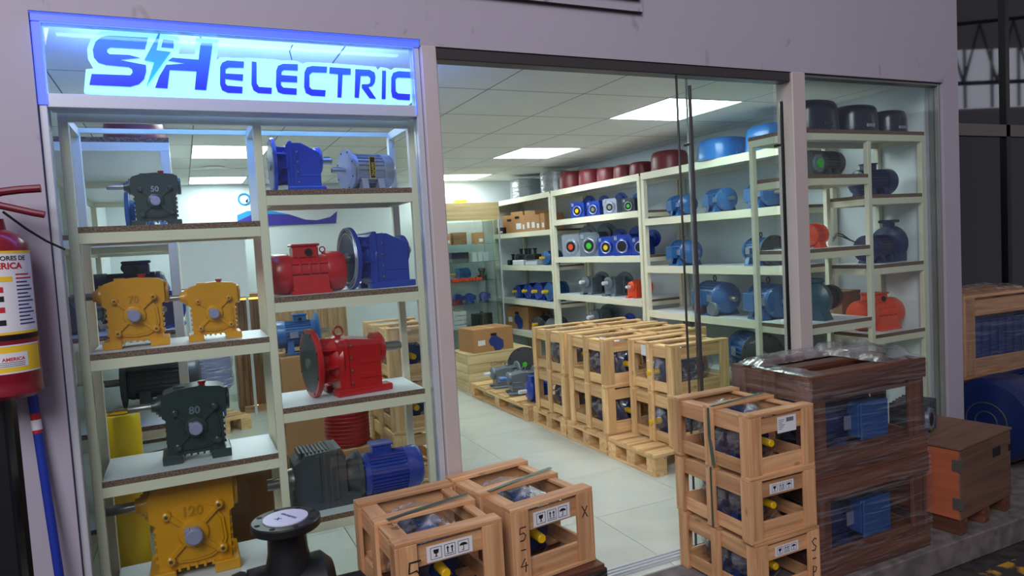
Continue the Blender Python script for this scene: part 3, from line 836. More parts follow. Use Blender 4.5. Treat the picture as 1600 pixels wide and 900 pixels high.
def helical_gearbox(label, loc, rz, Rf, L, mat, face=None, eye=True, style='stepped', ribs=True, cap=None, name='helical_gearbox', zc=None, group=None, shaft=0.20, web=False):
    """axis along local x, mounting flange at -x, input shaft at +x"""
    r = thing(name, label, 'gearbox', loc, rz, group)
    zc = zc or Rf
    h = L/2
    hb = zc*1.62 if style == 'stepped' else zc*1.75
    fl_ = MB().lathe([(-h,Rf*0.86),(-h,Rf*0.98),(-h+L*.01,Rf),(-h+L*.06,Rf),(-h+L*.075,Rf*.95),(-h+L*.085,Rf*.45)],'x',(0,0,zc),40).build('flange', mat, r)
    MB().lathe([(-h-L*.004,Rf*.10),(-h-L*.004,Rf*.86),(-h+L*.03,Rf*.86)],'x',(0,0,zc),40).build('flange_face', face or m_cast, fl_)
    MB().lathe([(-h-L*.03,Rf*.10),(-h-L*.03,Rf*.16),(-h,Rf*.16)],'x',(0,0,zc),20).cyl(Rf*.1,-h-L*.028,-h+.01,'x',(0,0,zc),16).build('output_bore', m_steel, fl_)
    bolts(fl_, [(-h-.0005,Rf*.92*math.cos(k*math.pi/4+.4),zc+Rf*.92*math.sin(k*math.pi/4+.4)) for k in range(8)], Rf*.04, -.0015, 'x', m_ink, 'bolt_hole')
    if web:
        for k in range(8):
            t = k*math.pi/4
            p0 = (-h-.003, Rf*.95*math.cos(t), zc+Rf*.95*math.sin(t)); p1 = (-h-.003, Rf*.88*math.cos(t+.39), zc+Rf*.88*math.sin(t+.39)); p2 = (-h-.003, Rf*.95*math.cos(t+.78), zc+Rf*.95*math.sin(t+.78))
            MB().tube([p0,p1,p2],Rf*.022,6).build('flange_rib', m_silver, fl_)
        MB().ring(Rf*.97,Rf*.025,(-h-.002,0,zc),'x',40,6).ring(Rf*.80,Rf*.025,(-h-.002,0,zc),'x',40,6).build('flange_rim', m_silver, fl_)
    n = MB().lathe([(-h+L*.05,Rf*.50),(-h+L*.20,Rf*.44),(-h+L*.28,Rf*.62),(-h+L*.36,Rf*.70)],'x',(0,0,zc),26)
    if ribs:
        for k in range(8):
            t = k*math.pi/4+.2
            T = Matrix.Translation((0,0,zc)) @ Matrix.Rotation(t,4,'X')
            n.prism([(-h+L*.06,Rf*.72),(-h+L*.06,Rf*.4),(-h+L*.34,Rf*.4),(-h+L*.34,Rf*.66)], -Rf*.03, Rf*.03, 'y', 0, T)
    n.build('neck', mat, r)
    wy = Rf*.62
    b = MB()
    if style == 'stepped':
        b.prism([(-h+L*.30,zc*.16),(h-L*.14,zc*.16),(h-L*.14,hb*.93),(-h+L*.52,hb),(-h+L*.33,hb),(-h+L*.30,hb*.97)],-wy,wy,'y')
        b.cbox(-h+L*.38,-h+L*.44,-wy*1.07,wy*1.07,zc*.1,hb*1.02,.004)
        b.cbox(-h+L*.56,h-L*.16,-wy*1.05,wy*1.05,zc*.42,zc*.62,.004).cbox(-h+L*.56,h-L*.16,-wy*1.04,wy*1.04,zc*.85,zc*.98,.004)
    else:
        b.prism([(-h+L*.26,zc*.16),(h-L*.10,zc*.16),(h-L*.10,hb*.80),(-h+L*.55,hb),(-h+L*.30,hb),(-h+L*.26,hb*.95)],-wy,wy,'y')
        b.cbox(-h+L*.30,-h+L*.38,-wy*1.08,wy*1.08,zc*.1,hb*1.04,.004).cbox(-h+L*.47,-h+L*.5,-wy*1.04,wy*1.04,zc*.1,hb*1.01,.004)
        b.cbox(-h+L*.5,h-L*.12,-wy*1.04,wy*1.04,zc*.55,zc*.62,.003)
    hs = b.build('housing', mat, r, 28)
    bp = []
    for k in range(4): bp.append((-h+L*.46, -wy-.001, zc*(.35+.36*k)))
    bolts(hs, bp, Rf*.035, -Rf*.05, 'y')
    MB().lathe([(h-L*.15,Rf*.50),(h-L*.05,Rf*.50),(h-L*.02,Rf*.42),(h,Rf*.22)],'x',(0,0,zc*1.18),24).build('input_cap', mat, r)
    MB().lathe([(h-.004,Rf*.13),(h+L*shaft,Rf*.13),(h+L*shaft+.003,Rf*.11)],'x',(0,0,zc*1.18),14).box(h+L*.03,h+L*shaft*.9,-Rf*.03,Rf*.03,zc*1.18+Rf*.11,zc*1.18+Rf*.16).build('input_shaft', m_steel, r)
    if cap: MB().lathe([(h+.004,Rf*.16),(h+L*shaft+.006,Rf*.155),(h+L*shaft+.01,Rf*.13)],'x',(0,0,zc*1.18),14).build('shaft_cap', cap, r)
    for s in (-1,1):
        MB().cbox(-h+L*.24,h-L*.02,min(s*wy*.45,s*wy*1.25),max(s*wy*.45,s*wy*1.25),0,zc*.20,.004).build('foot', mat, r, 0)
    if eye: eye_bolt(r,-h+L*.40,0,hb,Rf*.14,mat)
    return r

def vibration_motor(label, loc, rz, L, R, mat, eye=True):
    r = thing('vibration_motor', label, 'motor', loc, rz)
    zc = R*1.0; h = L/2
    b = MB().lathe([(-h*.5,R*.86),(h*.5,R*.86)],'x',(0,0,zc),28)
    for k in range(5):
        x = -h*.48+h*.24*k
        b.lathe([(x-R*.03,R*.96),(x+R*.03,R*.96)],'x',(0,0,zc),28)
    for t in (-30,0,30,150,180,210):
        T = Matrix.Translation((0,0,zc)) @ Matrix.Rotation(RAD(t-90),4,'X')
        b.box(-h*.5,h*.5,-R*.03,R*.03,R*.8,R*.95,0,T)
    b.build('body', mat, r)
    for s in (-1,1):
        prof = [(s*h*.48,R*.97),(s*h*.56,R*1.0),(s*h*.88,R*.97),(s*h*.97,R*.86),(s*h,R*.55)]
        MB().lathe(prof if s > 0 else prof[::-1],'x',(0,0,zc),28).build('end_cover', mat, r)
        b = MB().prism([(s*R*.55,zc-R*.7),(s*R*.95,zc-R*.1),(s*R*1.1,R*.16),(s*R*1.1,0),(s*R*.35,0),(s*R*.3,R*.2)],-h*.46,h*.46,'x')
        b.cbox(-h*.52,h*.52,min(s*R*.4,s*R*1.2),max(s*R*.4,s*R*1.2),0,R*.16,.003)
        b.build('foot', mat, r)
    t = MB().cbox(-h*.38,h*.28,-R*.55,R*.55,zc+R*.72,zc+R*1.28,R*.06).build('terminal_box', mat, r, 0)
    MB().cbox(-h*.42,h*.32,-R*.6,R*.6,zc+R*1.28,zc+R*1.40,R*.04).build('lid', mat, t, 0)
    MB().lathe([(-R*.66,R*.16),(-R*.5,R*.2)],'y',(h*.02,0,zc+R*1.0),12).build('cable_gland', m_blackmetal, t)
    if eye: eye_bolt(r,h*.44,0,zc+R*.9,R*.13,mat)
    return r

def square_worm(label, loc, rz, S, mat, hub, disc, disc_side=1, group=None):
    """small aluminium worm reducer: square housing, round hub on local -y, motor flange disc behind"""
    r = thing('worm_reducer', label, 'gearbox', loc, rz, group)
    d = S*.34
    b = MB().prism([(-S*.42,0),(S*.42,0),(S*.5,S*.08),(S*.5,S*.86),(S*.40,S),(-S*.40,S),(-S*.5,S*.9),(-S*.5,S*.08)],-d,d,'y')
    b.cbox(-S*.62,-S*.48,-d*.7,d*.7,S*.56,S*.96,S*.02).cbox(-S*.56,S*.56,-d*.6,d*.6,0,S*.10,S*.01)
    for k in range(5): b.cbox(S*.47,S*.53,-d*.9,d*.9,S*(.16+.14*k),S*(.20+.14*k),S*.008)
    hs = b.build('housing', mat, r, 25)
    MB().lathe([(-d-S*.08,S*.20),(-d-S*.08,S*.34),(-d-S*.03,S*.38),(-d+.002,S*.40)],'y',(S*.02,0,S*.44),28).build('hub_cover', mat, r)
    MB().ring(S*.285,S*.022,(S*.02,-d-S*.08,S*.44),'y',28,6).build('hub_ring', m_silver, r)
    MB().lathe([(-d-S*.10,S*.11),(-d-S*.10,S*.23),(-d-S*.06,S*.23)],'y',(S*.02,0,S*.44),20).build('bearing_ring', m_ink, r)
    MB().lathe([(-d-S*.105,S*.07),(-d-S*.105,S*.13),(-d-S*.06,S*.13)],'y',(S*.02,0,S*.44),16).build('bore_cap', hub, r)
    bolts(hs,[(S*.02+S*.30*math.cos(k*math.pi/4),-d-S*.05,S*.44+S*.30*math.sin(k*math.pi/4)) for k in range(8)],S*.042,-S*.035,'y')
    MB().cbox(-S*.44,-S*.28,-d-S*.02,-d+.002,S*.74,S*.92,S*.01).build('breather_plate', m_silver, r, 0)
    MB().cyl(S*.12,-S*.02,S*.03,'x',(-S*.62,0,S*.76),14).build('shaft_port', m_blackmetal, r)
    f = MB().lathe([(d,S*.30),(d+S*.12,S*.30),(d+S*.12,S*.48),(d+S*.18,S*.48),(d+S*.18,S*.2)],'y',(disc_side*S*.34,0,S*.88),30).build('motor_flange', disc, r)
    return r

def hood(label, loc, rz, rx, ry, h, mat, group, name='fan_cover', sq=2.6, collar=False):
    """moulded fan cover standing open side down: superellipse outline, rounded top"""
    r = thing(name, label, 'fan cover', loc, rz, group)
    n = 32; vs = []; fs = []
    prof = [(0,1.0),(.10,1.0),(.11,.985),(.62,.97),(.84,.93),(.95,.85),(1.0,.72),(1.0,.30)]
    for (z,s) in prof:
        for k in range(n):
            t = 2*math.pi*k/n; c, q = math.cos(t), math.sin(t)
            vs.append((rx*s*math.copysign(abs(c)**(2/sq),c), ry*s*math.copysign(abs(q)**(2/sq),q), h*z))
    for i in range(len(prof)-1):
        for k in range(n):
            fs.append((i*n+k, i*n+(k+1) % n, (i+1)*n+(k+1) % n, (i+1)*n+k))
    fs.append(tuple(range((len(prof)-1)*n, len(prof)*n)))
    MB().add(vs, fs).build('shell', mat, r, 40)
    b = MB()
    for s in (.28,.18): b.ring(min(rx,ry)*s,.002,(0,0,h+.001),'z',20,5)
    b.build('grille', m_dgrey, r)
    MB().cbox(-.03,.03,-ry*1.012,-ry*.9,h*.16,h*.28,.001).build('clip', m_silver if collar else mat, r, 0)
    return r

def carton(label, loc, rz, w, d, h, mat=None, print_mat=None, name='cardboard_box', group=None, hole=True, white_label=False, blob=False):
    mat = mat or m_card
    r = thing(name, label, 'box', loc, rz, group)
    MB().cbox(-w/2,w/2,-d/2,d/2,0,h,.0025).build('carton', mat, r, 0)
    MB().box(-.02,.02,-d/2-.0006,d/2+.0006,h,h+.0008).build('tape', m_pine if mat is m_card else m_card, r, 0)
    if hole: MB().cbox(-.035,.035,-d/2-.0012,-d/2+.004,h*.66,h*.66+.028,.0004).build('hand_hole', m_ink, r, 0)
    if white_label: MB().box(-w*.1,w*.34,-d/2-.001,-d/2+.002,h*.16,h*.44).build('paper_label', m_white, r, 0)
    if blob:
        pts = [(-.05,.06),(-.02,.05),(.0,.0),(.06,.0),(.10,.03),(.10,.10),(.06,.13),(.02,.16),(-.04,.15),(-.07,.11)]
        MB().prism([(a*w/.45+w*.02,c*h/.24) for a,c in pts],-d/2-.0012,-d/2+.002,'y').build('printed_patch', m_blueink, r, 0)
        MB().box(-w*.40,-w*.22,-d/2-.0012,-d/2+.002,h*.30,h*.52).build('paper_label', m_white, r, 0)
    return r

def sticker(parent, x, y, z, w=0.15, hh=0.042):
    """white shipping sticker with fragile glass, arrows and umbrella, facing local -y"""
    s = MB().box(-w/2,w/2,-.0008,0,-hh/2,hh/2).build('sticker', m_white, parent, 0, (x,y,z))
    c = hh*.36
    for k, nm in enumerate(('fragile_mark','arrows_mark','umbrella_mark')):
        u = (k-1)*w*.30
        b = MB()
        t = hh*.025
        for (x0,x1,z0,z1) in ((-c,c,-c,-c+t),(-c,c,c-t,c),(-c,-c+t,-c,c),(c-t,c,-c,c)):
            b.box(u+x0,u+x1,-.0014,-.0008,z0,z1)
        if k == 0:
            b.prism([(u-c*.5,c*.6),(u+c*.5,c*.6),(u+c*.42,0),(u+c*.1,-c*.15),(u+c*.08,-c*.5),(u+c*.35,-c*.65),(u-c*.35,-c*.65),(u-c*.08,-c*.5),(u-c*.1,-c*.15),(u-c*.42,0)],-.0014,-.0008,'y')
        elif k == 1:
            for q in (-.4,.4):
                b.prism([(u+c*q,c*.7),(u+c*(q+.3),c*.3),(u+c*(q+.1),c*.3),(u+c*(q+.1),-c*.45),(u+c*(q-.1),-c*.45),(u+c*(q-.1),c*.3),(u+c*(q-.3),c*.3)],-.0014,-.0008,'y')
            b.box(u-c*.7,u+c*.7,-.0014,-.0008,-c*.7,-c*.6)
        else:
            pts = [(u+c*.75*math.cos(RAD(a)),c*.1+c*.5*math.sin(RAD(a))) for a in range(0,181,20)]
            b.prism(pts,-.0014,-.0008,'y').box(u-c*.06,u+c*.06,-.0014,-.0008,-c*.7,c*.1).box(u-c*.3,u,-.0014,-.0008,-c*.75,-c*.63)
        b.build(nm, m_ink, s, 0)
    return s

STROKE = {'5': [[(.3,.5),(-.2,.5),(-.25,.05),(.1,.1),(.25,-.15),(.1,-.45),(-.25,-.45)]],
          'S': [[(.3,.42),(.1,.55),(-.2,.35),(-.05,.08),(.22,-.15),(.1,-.45),(-.25,-.4)]],
          '-': [[(-.2,0),(.2,0)]],
          '4': [[(.1,.5),(-.3,-.05),(.3,-.05)],[(.15,.2),(.1,-.5)]],
          '9': [[(.2,.3),(-.1,.5),(-.22,.2),(.1,.05),(.22,.35),(.1,-.5)]],
          'P': [[(-.2,-.5),(-.15,.5),(.2,.35),(.1,.0),(-.15,.0)]],
          'X': [[(-.25,.45),(.25,-.45)],[(.25,.4),(-.25,-.4)]]}
def handwriting(parent, txt, loc, rot, size, pitch=.75, vertical=False):
    from mathutils import Euler
    M_ = Euler(rot).to_matrix()
    for i, ch in enumerate(txt):
        o_ = M_ @ Vector((0,-i*pitch*size,0) if vertical else (i*pitch*size,0,0))
        for st in STROKE[ch]:
            b = MB().tube([(a*size,c*size,0) for a,c in st], size*.04, 5)
            _rot(b.build('pen_stroke', m_ink, parent, 32, Vector(loc)+o_), rot)
def _rot(o, rot):
    o.rotation_euler = rot
    return o

def crate(label, loc, rz, W, D, H, mat, w=0.058, t=0.013, group=None, name='wooden_crate', mid_long=True, front_extra=None):
    """slatted crate, short front facing local -y, origin at the middle of its base"""
    r = thing(name, label, 'crate', loc, rz, group)
    a, b = W/2, D/2
    P = lambda *q: plank('slat', r, *q, mat)
    for y in (-b, -w/2, b-w):                        # top and bottom boards across
        P(-a,a,y,y+w,H-t,H); P(-a,a,y,y+w,0,t)
    for x in (-a, a-w):                              # boards under them along the sides
        for (y0,y1) in ((-b+t,-.001),(0.001,b-t)):
            P(x+t,x+w+t if x < 0 else x+w-t,y0,y1,H-2*t,H-t)
    for s in (-1,1):
        x0, x1 = (s*a-t, s*a) if s > 0 else (-a,-a+t)
        for y in (-b, -w/2, b-w):
            P(x0,x1,y,y+w,t,H-t)
        xi0, xi1 = (x0-t,x0) if s > 0 else (x1,x1+t)
        for (z0,z1) in ((t,t+w*1.05),(H-2*t-w*1.05,H-2*t)):
            P(xi0,xi1,-b+t,b-t,z0,z1)
        y0, y1 = (b-t,b) if s > 0 else (-b,-b+t)
        for (x2,x3) in ((-a+t,-a+t+w),(a-t-w,a-t)):
            P(x2,x3,y0,y1,t,H-t)
        yi0, yi1 = (y0-t,y0) if s > 0 else (y1,y1+t)
        for (z0,z1) in ((t,t+w*1.15),(H-2*t-w*1.15,H-2*t)):
            P(-a+2*t,a-2*t,yi0,yi1,z0,z1)
    return r

def pallet(label, loc, rz, W, D, mat, H=0.13, group='wooden pallets', n=4):
    r = thing('wooden_pallet', label, 'pallet', loc, rz, group)
    t = .018
    bw = D/(n+ (n-1)*.35)
    for k in range(n):
        y0 = -D/2+k*bw*1.35
        plank('deck_board', r, -W/2,W/2,y0,y0+bw,H-t,H, mat)
    for x in (-W/2,-.045,W/2-.09):
        plank('stringer', r, x,x+.09,-D/2,D/2,H-2*t,H-t, mat)
        for y in (-D/2,-.045,D/2-.09):
            MB().cbox(x,x+.09,y,y+.09,t,H-2*t,.002).build('block', mat, r, 0)
        plank('bottom_board', r, x,x+.09,-D/2,D/2,0,t, mat)
    return r

def bag(parent, L, R, zc, seed, mat=None):
    """loose clear bag over something lying along local x"""
    rnd = random.Random(seed)
    n = 22; m = 14; vs = []; fs = []
    ph = [rnd.uniform(0,6.28) for _ in range(8)]
    for i in range(m+1):
        u = i/m; x = -L/2+L*u
        s = (math.sin(math.pi*min(max(u,.03),.97)))**.35
        for k in range(n):
            t = 2*math.pi*k/n
            rr = R*s*(1+.07*math.sin(3*t+ph[0]+5*u)+.05*math.sin(7*t+ph[1]+9*u)+.05*math.sin(11*u*3+ph[2])+rnd.uniform(-.04,.04))
            z = max(zc+rr*math.sin(t), .004)
            vs.append((x+rnd.uniform(-.004,.004), rr*math.cos(t), z))
    for i in range(m):
        for k in range(n):
            fs.append((i*n+k, i*n+(k+1) % n, (i+1)*n+(k+1) % n, (i+1)*n+k))
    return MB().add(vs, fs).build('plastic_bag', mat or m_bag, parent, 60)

def film_box(parent, x0, x1, y0, y1, z0, z1, seed, nx=10, nz=8, amp=.006, mat=None, name='stretch_film'):
    """stretch film wound round the four sides of a load"""
    rnd = random.Random(seed); vs = []; fs = []
    per = []
    for k in range(nx): per.append((x0+(x1-x0)*k/nx, y0, 0, -1))
    for k in range(nx): per.append((x1, y0+(y1-y0)*k/nx, 1, 0))
    for k in range(nx): per.append((x1-(x1-x0)*k/nx, y1, 0, 1))
    for k in range(nx): per.append((x0, y1-(y1-y0)*k/nx, -1, 0))
    n = len(per)
    for j in range(nz+1):
        for (x,y,a,b) in per:
            q = rnd.uniform(0,amp)
            vs.append((x+a*q, y+b*q, z0+(z1-z0)*j/nz))
    for j in range(nz):
        for k in range(n):
            fs.append((j*n+k, j*n+(k+1) % n, (j+1)*n+(k+1) % n, (j+1)*n+k))
    return MB().add(vs, fs).build(name, mat or m_wrap, parent, 60)

def crumpled(parent, x0, x1, y0, y1, z, amp, seed, n=26, name='crumpled_film', mat=None, fold=0.0):
    rnd = random.Random(seed); vs = []; fs = []
    ph = [rnd.uniform(0,6.3) for _ in range(6)]
    for j in range(n+1):
        for i in range(n+1):
            u, v = i/n, j/n
            e = min(1, 6*min(u,1-u,v,1-v)+.12)
            q = .5+.3*math.sin(7*u+9*v+ph[0])*math.sin(5*v-4*u+ph[3])+.25*abs(math.sin(8*v-5*u+ph[1]))+.2*abs(math.sin(11*u+4*v+ph[2]))
            vs.append((x0+(x1-x0)*u+rnd.uniform(-.006,.006), y0+(y1-y0)*v+rnd.uniform(-.006,.006), z+amp*e*(q+rnd.uniform(0,.16))))
    for j in range(n):
        for i in range(n):
            a = j*(n+1)+i
            fs.append((a,a+1,a+n+2,a+n+1))
    return MB().add(vs, fs).build(name, mat or m_crumple, parent, 60)

# ================================================================== SHELVES
def column_levels(parent, x0, x1, y0, y1, levels):
    for z in levels: shelf_level(parent, x0, x1, y0, y1, z, False, 0.034, 0.022)
YD0, YD1 = 2.62, 2.93
ds = thing('display_shelf', 'cream steel display shelf with chipboard edged boards filling the left shop window', 'shelf', (0.26,YD0,0))
s = 0.028
for x in (-0.565, 0.014, 0.575):
    for y in (0.014, YD1-YD0-0.014):
        upright(ds, x, y, 1.95, s)
column_levels(ds, -0.551, 0.0, 0, YD1-YD0, (1.587,1.176,0.756,0.345))
column_levels(ds, 0.028, 0.561, 0, YD1-YD0, (1.694,1.313,0.912,0.490))
for z0 in (1.92,):
    for (a,b,c,d_) in ((-0.551,0.0,0,0.022),(0.028,0.561,0,0.022),(-0.551,0.561,YD1-YD0-0.022,YD1-YD0)):
        MB().box(a,b,c,d_,z0 if c < .1 else z0+.014,z0+0.03).build('rail', m_cream, ds, 0)
    for x in (-0.565,0.014,0.575):
        MB().box(x-0.011,x+0.011,0.028,YD1-YD0-0.028,z0,z0+0.03).build('rail', m_cream, ds, 0)

rd = thing('display_shelf', 'stepped cream steel display shelf filling the right shop window', 'shelf', (3.36,YD0,0))
for x in (-0.526, 0.024, 0.462):
    for y in (0.014, 0.286):
        upright(rd, x, y, 1.90, s)
column_levels(rd, -0.512, 0.010, 0, 0.30, (1.724,1.342,0.951))
column_levels(rd, 0.038, 0.448, 0, 0.30, (1.612,1.230,0.847))
shelf_level(rd, -0.54, 0.476, 0, 0.30, 1.955)

wall_bay('cream wall shelf unit nearest the door, holding the large blue motors', 3.40,3.82,3.20,4.72,(1.60,1.22,0.86,0.48))
wall_bay('middle cream wall shelf unit with blue worm reducers and grey gearboxes', 3.40,3.82,4.74,6.25,(1.675,1.305,0.936,0.60))
wall_bay('far cream wall shelf unit with cartons, beside the glass cabinet', 3.40,3.82,6.27,7.74,(1.59,1.22,0.832,0.48))
wall_bay('cream shelf unit on the left wall, seen end on through the left window', -0.59,-0.01,3.22,4.70,(1.59,1.18,0.79,0.40))
wall_bay('second cream shelf unit on the left wall, farther from the window', -0.59,-0.01,4.72,6.20,(1.59,1.18,0.79,0.40))

# ================================================================== LEFT WINDOW GOODS
YI = 2.765
worm_gearbox('small dark green worm gearbox on the top left window shelf', (-0.065,YI+.01,1.587), 0, 0.185, m_green, '50', m_silver)
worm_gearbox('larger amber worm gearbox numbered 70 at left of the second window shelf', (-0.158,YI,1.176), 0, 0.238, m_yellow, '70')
worm_gearbox('smaller amber worm gearbox at right of the second window shelf', (0.090,YI-.01,1.176), 0, 0.205, m_yellow)
worm_gearbox('dark green worm gearbox numbered 80 on the third window shelf', (0.0,YI,0.756), 0, 0.262, m_green, '80', m_grey)
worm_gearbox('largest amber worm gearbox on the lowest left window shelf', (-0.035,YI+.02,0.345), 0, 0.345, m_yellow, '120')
helical_gearbox('royal blue helical gearbox with flange on the top right window shelf', (0.425,YI+.02,1.694), 0, 0.104, 0.19, m_blue, m_navy, False, 'taper', shaft=0.18)
sm = motor('small silver aluminium flange motor with black and yellow label in the window', (0.695,YI+.015,1.694), 192, 0.19, 0.066, m_silver, tb=None, flange=0.082, feet=True, plate=False, fins=22)
pl = MB().box(-.012,.012,-.001,.001,-.042,.042).build('maker_plate', m_yink, sm, 0, (0.012,0.068,0.088))
MB().box(-.010,.010,-.0004,.0004,-.040,.040).build('plate_field', m_ink, pl, 0, (0,.0012,0))
_rot(lettering('plate_lettering', 'SIENTIC', .015, m_yink, pl, (0,.0018,-.006), (0,0,0)), (RAD(90),RAD(90),RAD(180)))
vibration_motor('red vibration motor lying on the second right window shelf', (0.430,YI,1.313), 1, 0.285, 0.078, m_red)
helical_gearbox('large royal blue gearbox with webbed silver rimmed flange in the left window', (0.715,YI+.03,1.313), 7, 0.122, 0.25, m_blue, m_navy, False, 'taper', shaft=0.06, web=True)
helical_gearbox('red inline gearbox with big round grey flange on the third window shelf', (0.560,YI+.01,0.912), 7, 0.132, 0.30, m_red, m_dgrey, True, 'stepped', shaft=0.25)
# grey gearbox with blue motor flanged on, lowest right window shelf
gm = motor('grey gear unit with royal blue motor flanged on, lowest right window shelf', (0.695,YI,0.490), 180, 0.26, 0.082, m_blue, tb='top', feet=False, plate=True, name='gear_motor', cat='gear motor', fins=34)
gm.rotation_euler = (0,0,RAD(180))
b = MB().prism([(.135,.0),(.39,.0),(.39,.04),(.375,.05),(.375,.185),(.33,.215),(.20,.225),(.185,.19),(.185,.05),(.135,.04)],-.075,.075,'y')
b.cbox(.215,.245,-.082,.082,.03,.225,.004).cbox(.28,.30,-.08,.08,.03,.21,.004)
for k in range(9): b.cbox(.235+.014*k,.242+.014*k,-.06,.06,.205,.226,.001)
b.build('gear_housing', m_dgrey, gm, 28)
MB().lathe([(.12,.092),(.135,.092),(.15,.075),(.19,.06)],'x',(0,0,.092),26).build('adapter', m_dgrey, gm)
MB().lathe([(.37,.05),(.40,.045),(.405,.022),(.47,.022)],'x',(0,0,.11),18).build('output_shaft', m_steel, gm)
MB().cyl(.008,-.085,-.075,'y',(.35,0,.045),8).build('drain_plug', m_yplastic, gm)
for c in gm.children:       # stand the motor axis at the height of the gear unit
    pass

# ================================================================== LEFT WALL SHELF GOODS
hood('upturned red cover lying on the top of the left wall shelf unit', (-0.14,3.42,1.97), 0, 0.12,0.12,0.10, m_maroon, None)
def disc_plate(label, loc, R, mat, rz=0):
    r = thing('flange_disc', label, 'flange', loc, rz, 'blue flange discs on the left wall shelf')
    MB().lathe([(-.008,R*.45),(-.008,R*.98),(-.005,R),(.008,R),(.010,R*.62),(.03,R*.55),(.03,R*.3)],'x',(0,0,R),32).build('disc', mat, r)
    MB().lathe([(-.012,R*.25),(-.012,R*.45),(0,R*.45)],'x',(0,0,R),24).build('hub', m_steel, r)
    MB().cbox(-.03,.05,-R*.5,R*.5,0,.012,.002).build('stand', mat, r, 0)
    return r
disc_plate('dark blue flange disc standing leftmost beside the small dark green gearbox', (-0.20,3.60,1.59), 0.10, m_mblue)
disc_plate('narrow silver rimmed blue flange disc standing between two blue discs', (-0.125,3.52,1.59), 0.095, m_blue)
disc_plate('bright blue flange disc closest to the small dark green gearbox', (-0.062,3.40,1.59), 0.085, m_sky)
g = motor('big navy motor with box on top behind the larger amber gearbox', (-0.24,3.80,1.18), 0, 0.36, 0.115, m_navy, tb='top', feet=True, eye='dark')
helical_gearbox('bright royal blue gearbox on the left wall shelf between the amber gearboxes', (-0.075,3.40,1.18), 84, 0.085, 0.17, m_blue, m_navy, False, 'taper', shaft=.1)
motor('dark grey motor standing far left behind the larger amber gearbox', (-0.42,3.50,1.18), 60, 0.20, 0.075, m_dgrey, tb=None)
gg = motor('dark grey flange gear motor on the left wall shelf behind gearbox 80', (-0.13,3.78,0.79), 180, 0.34, 0.085, m_dgrey, tb='top', flange=0.115, feet=True, name='gear_motor', cat='gear motor')
hood('green plastic cover on the left wall shelf above the wrapped drum', (-0.06,4.4,0.79), 0, 0.07,0.07,0.16, m_gplastic, None)
motor('black motor on the lower left wall shelf behind the yellow roll', (-0.22,3.62,0.40), 20, 0.30, 0.09, m_dgrey, tb='side')

# floor behind the left window
r = thing('plastic_roll', 'tall bright yellow plastic sheet roll standing behind the left window shelf', 'roll', (-0.262,3.06,0.12))
prof = [(0,.066),(.02,.070),(.35,.069),(.70,.071),(.765,.070),(.775,.064),(.775,.03),(.70,.03)]
MB().lathe(prof,'z',n=28).build('sheet', paint('yellow_sheet',(246,206,10),.4,bump=.3,bscale=20), r)
MB().tube([(.03*math.cos(t*.5)*(1+t*.035),.03*math.sin(t*.5)*(1+t*.035),.777) for t in range(32)],.0015,5).build('core', m_carddk, r)
pallet('weathered wooden pallet on the floor under the yellow roll', (-0.10,3.07,0), 0, 0.78,0.24, m_redwood, .12, n=2)
carton('large brown cardboard carton behind the largest amber gearbox', (0.16,3.26,0.0), -6, 0.40,0.34,0.62, m_carddk, hole=False)
r = thing('wrapped_drum', 'film wrapped blue machine on a low pallet in front of the walnut column', 'machine', (0.15,6.55,0.12), 20)
MB().lathe([(0,.10),(.22,.10),(.24,.15),(.27,.17),(.60,.17),(.64,.14),(.66,.05)],'z',n=26).build('machine_body', m_blue, r)
MB().lathe([(.26,.178),(.34,.186),(.40,.176),(.48,.187),(.56,.178),(.64,.16)],'z',n=26,cap=False).build('film_wrap', m_wrapstrong, r)
pallet('small pale pallet under the film wrapped blue machine', (0.15,6.55,0), 20, 0.46,0.42, m_pine, .12)
# white board, walnut column with warm lights, counter
r = thing('whiteboard', 'large plain white board standing behind the smaller amber gearbox', 'board', (0.25,6.9,0.0))
MB().box(-.26,.29,-.012,.012,1.12,1.70).build('panel', m_white, r, 0)
for x in (-.24,.27): MB().box(x-.012,x+.012,-.01,.01,0,1.12).build('leg', m_alu, r, 0)
r = thing('wood_column', 'walnut slatted reception end panel lit by warm LED lights', 'counter', (0.52,7.25,0.0))
for k in range(5): plank('slat', r, -.11+.046*k,-.07+.046*k,-.10,-.08,.06,1.10, m_walnut)
MB().box(-.12,.13,-.08,.20,0.0,1.10).build('core', m_walnut, r, 0)
MB().box(-.13,.14,-.11,.22,1.10,1.13).build('top', m_oak, r, 0)
m_warm = emit('warm_led', (255,176,70), 4.0)
MB().box(-.12,.13,-.104,-.100,1.078,1.095).build('led_line', m_warm, r, 0)
MB().box(-.08,.12,-.17,-.105,0.0,.06).build('lamp_box', m_oak, r, 0)
MB().box(.0,.04,-.15,-.13,.06,.064).build('lamp', m_warm, r, 0)
r = thing('reception_counter', 'light wood reception counter at the back behind the window shelves', 'counter', (1.05,7.05,0.0))
for k in range(8): plank('front_board', r, -.36+.09*k,-.272+.09*k,-.20,-.185,.08,1.05, m_oak)
MB().box(-.36,.36,-.185,.2,.08,1.05).build('carcass', m_oak, r, 0)
MB().box(-.40,.40,-.24,.22,1.05,1.085).build('top', m_oak, r, 0)
MB().box(-.34,.34,-.16,.2,0,.08).build('plinth', m_blackmetal, r, 0)
r = thing('computer_screen', 'black flat computer screen on the reception counter', 'monitor', (1.15,7.05,1.085), 8)
MB().cbox(-.22,.22,-.012,.012,.09,.36,.004).build('screen', m_black, r, 0)
MB().cbox(-.03,.03,-.01,.03,.01,.12,.003).build('neck', m_black, r, 0)
MB().cbox(-.10,.10,-.07,.07,0,.012,.003).build('base', m_black, r, 0)
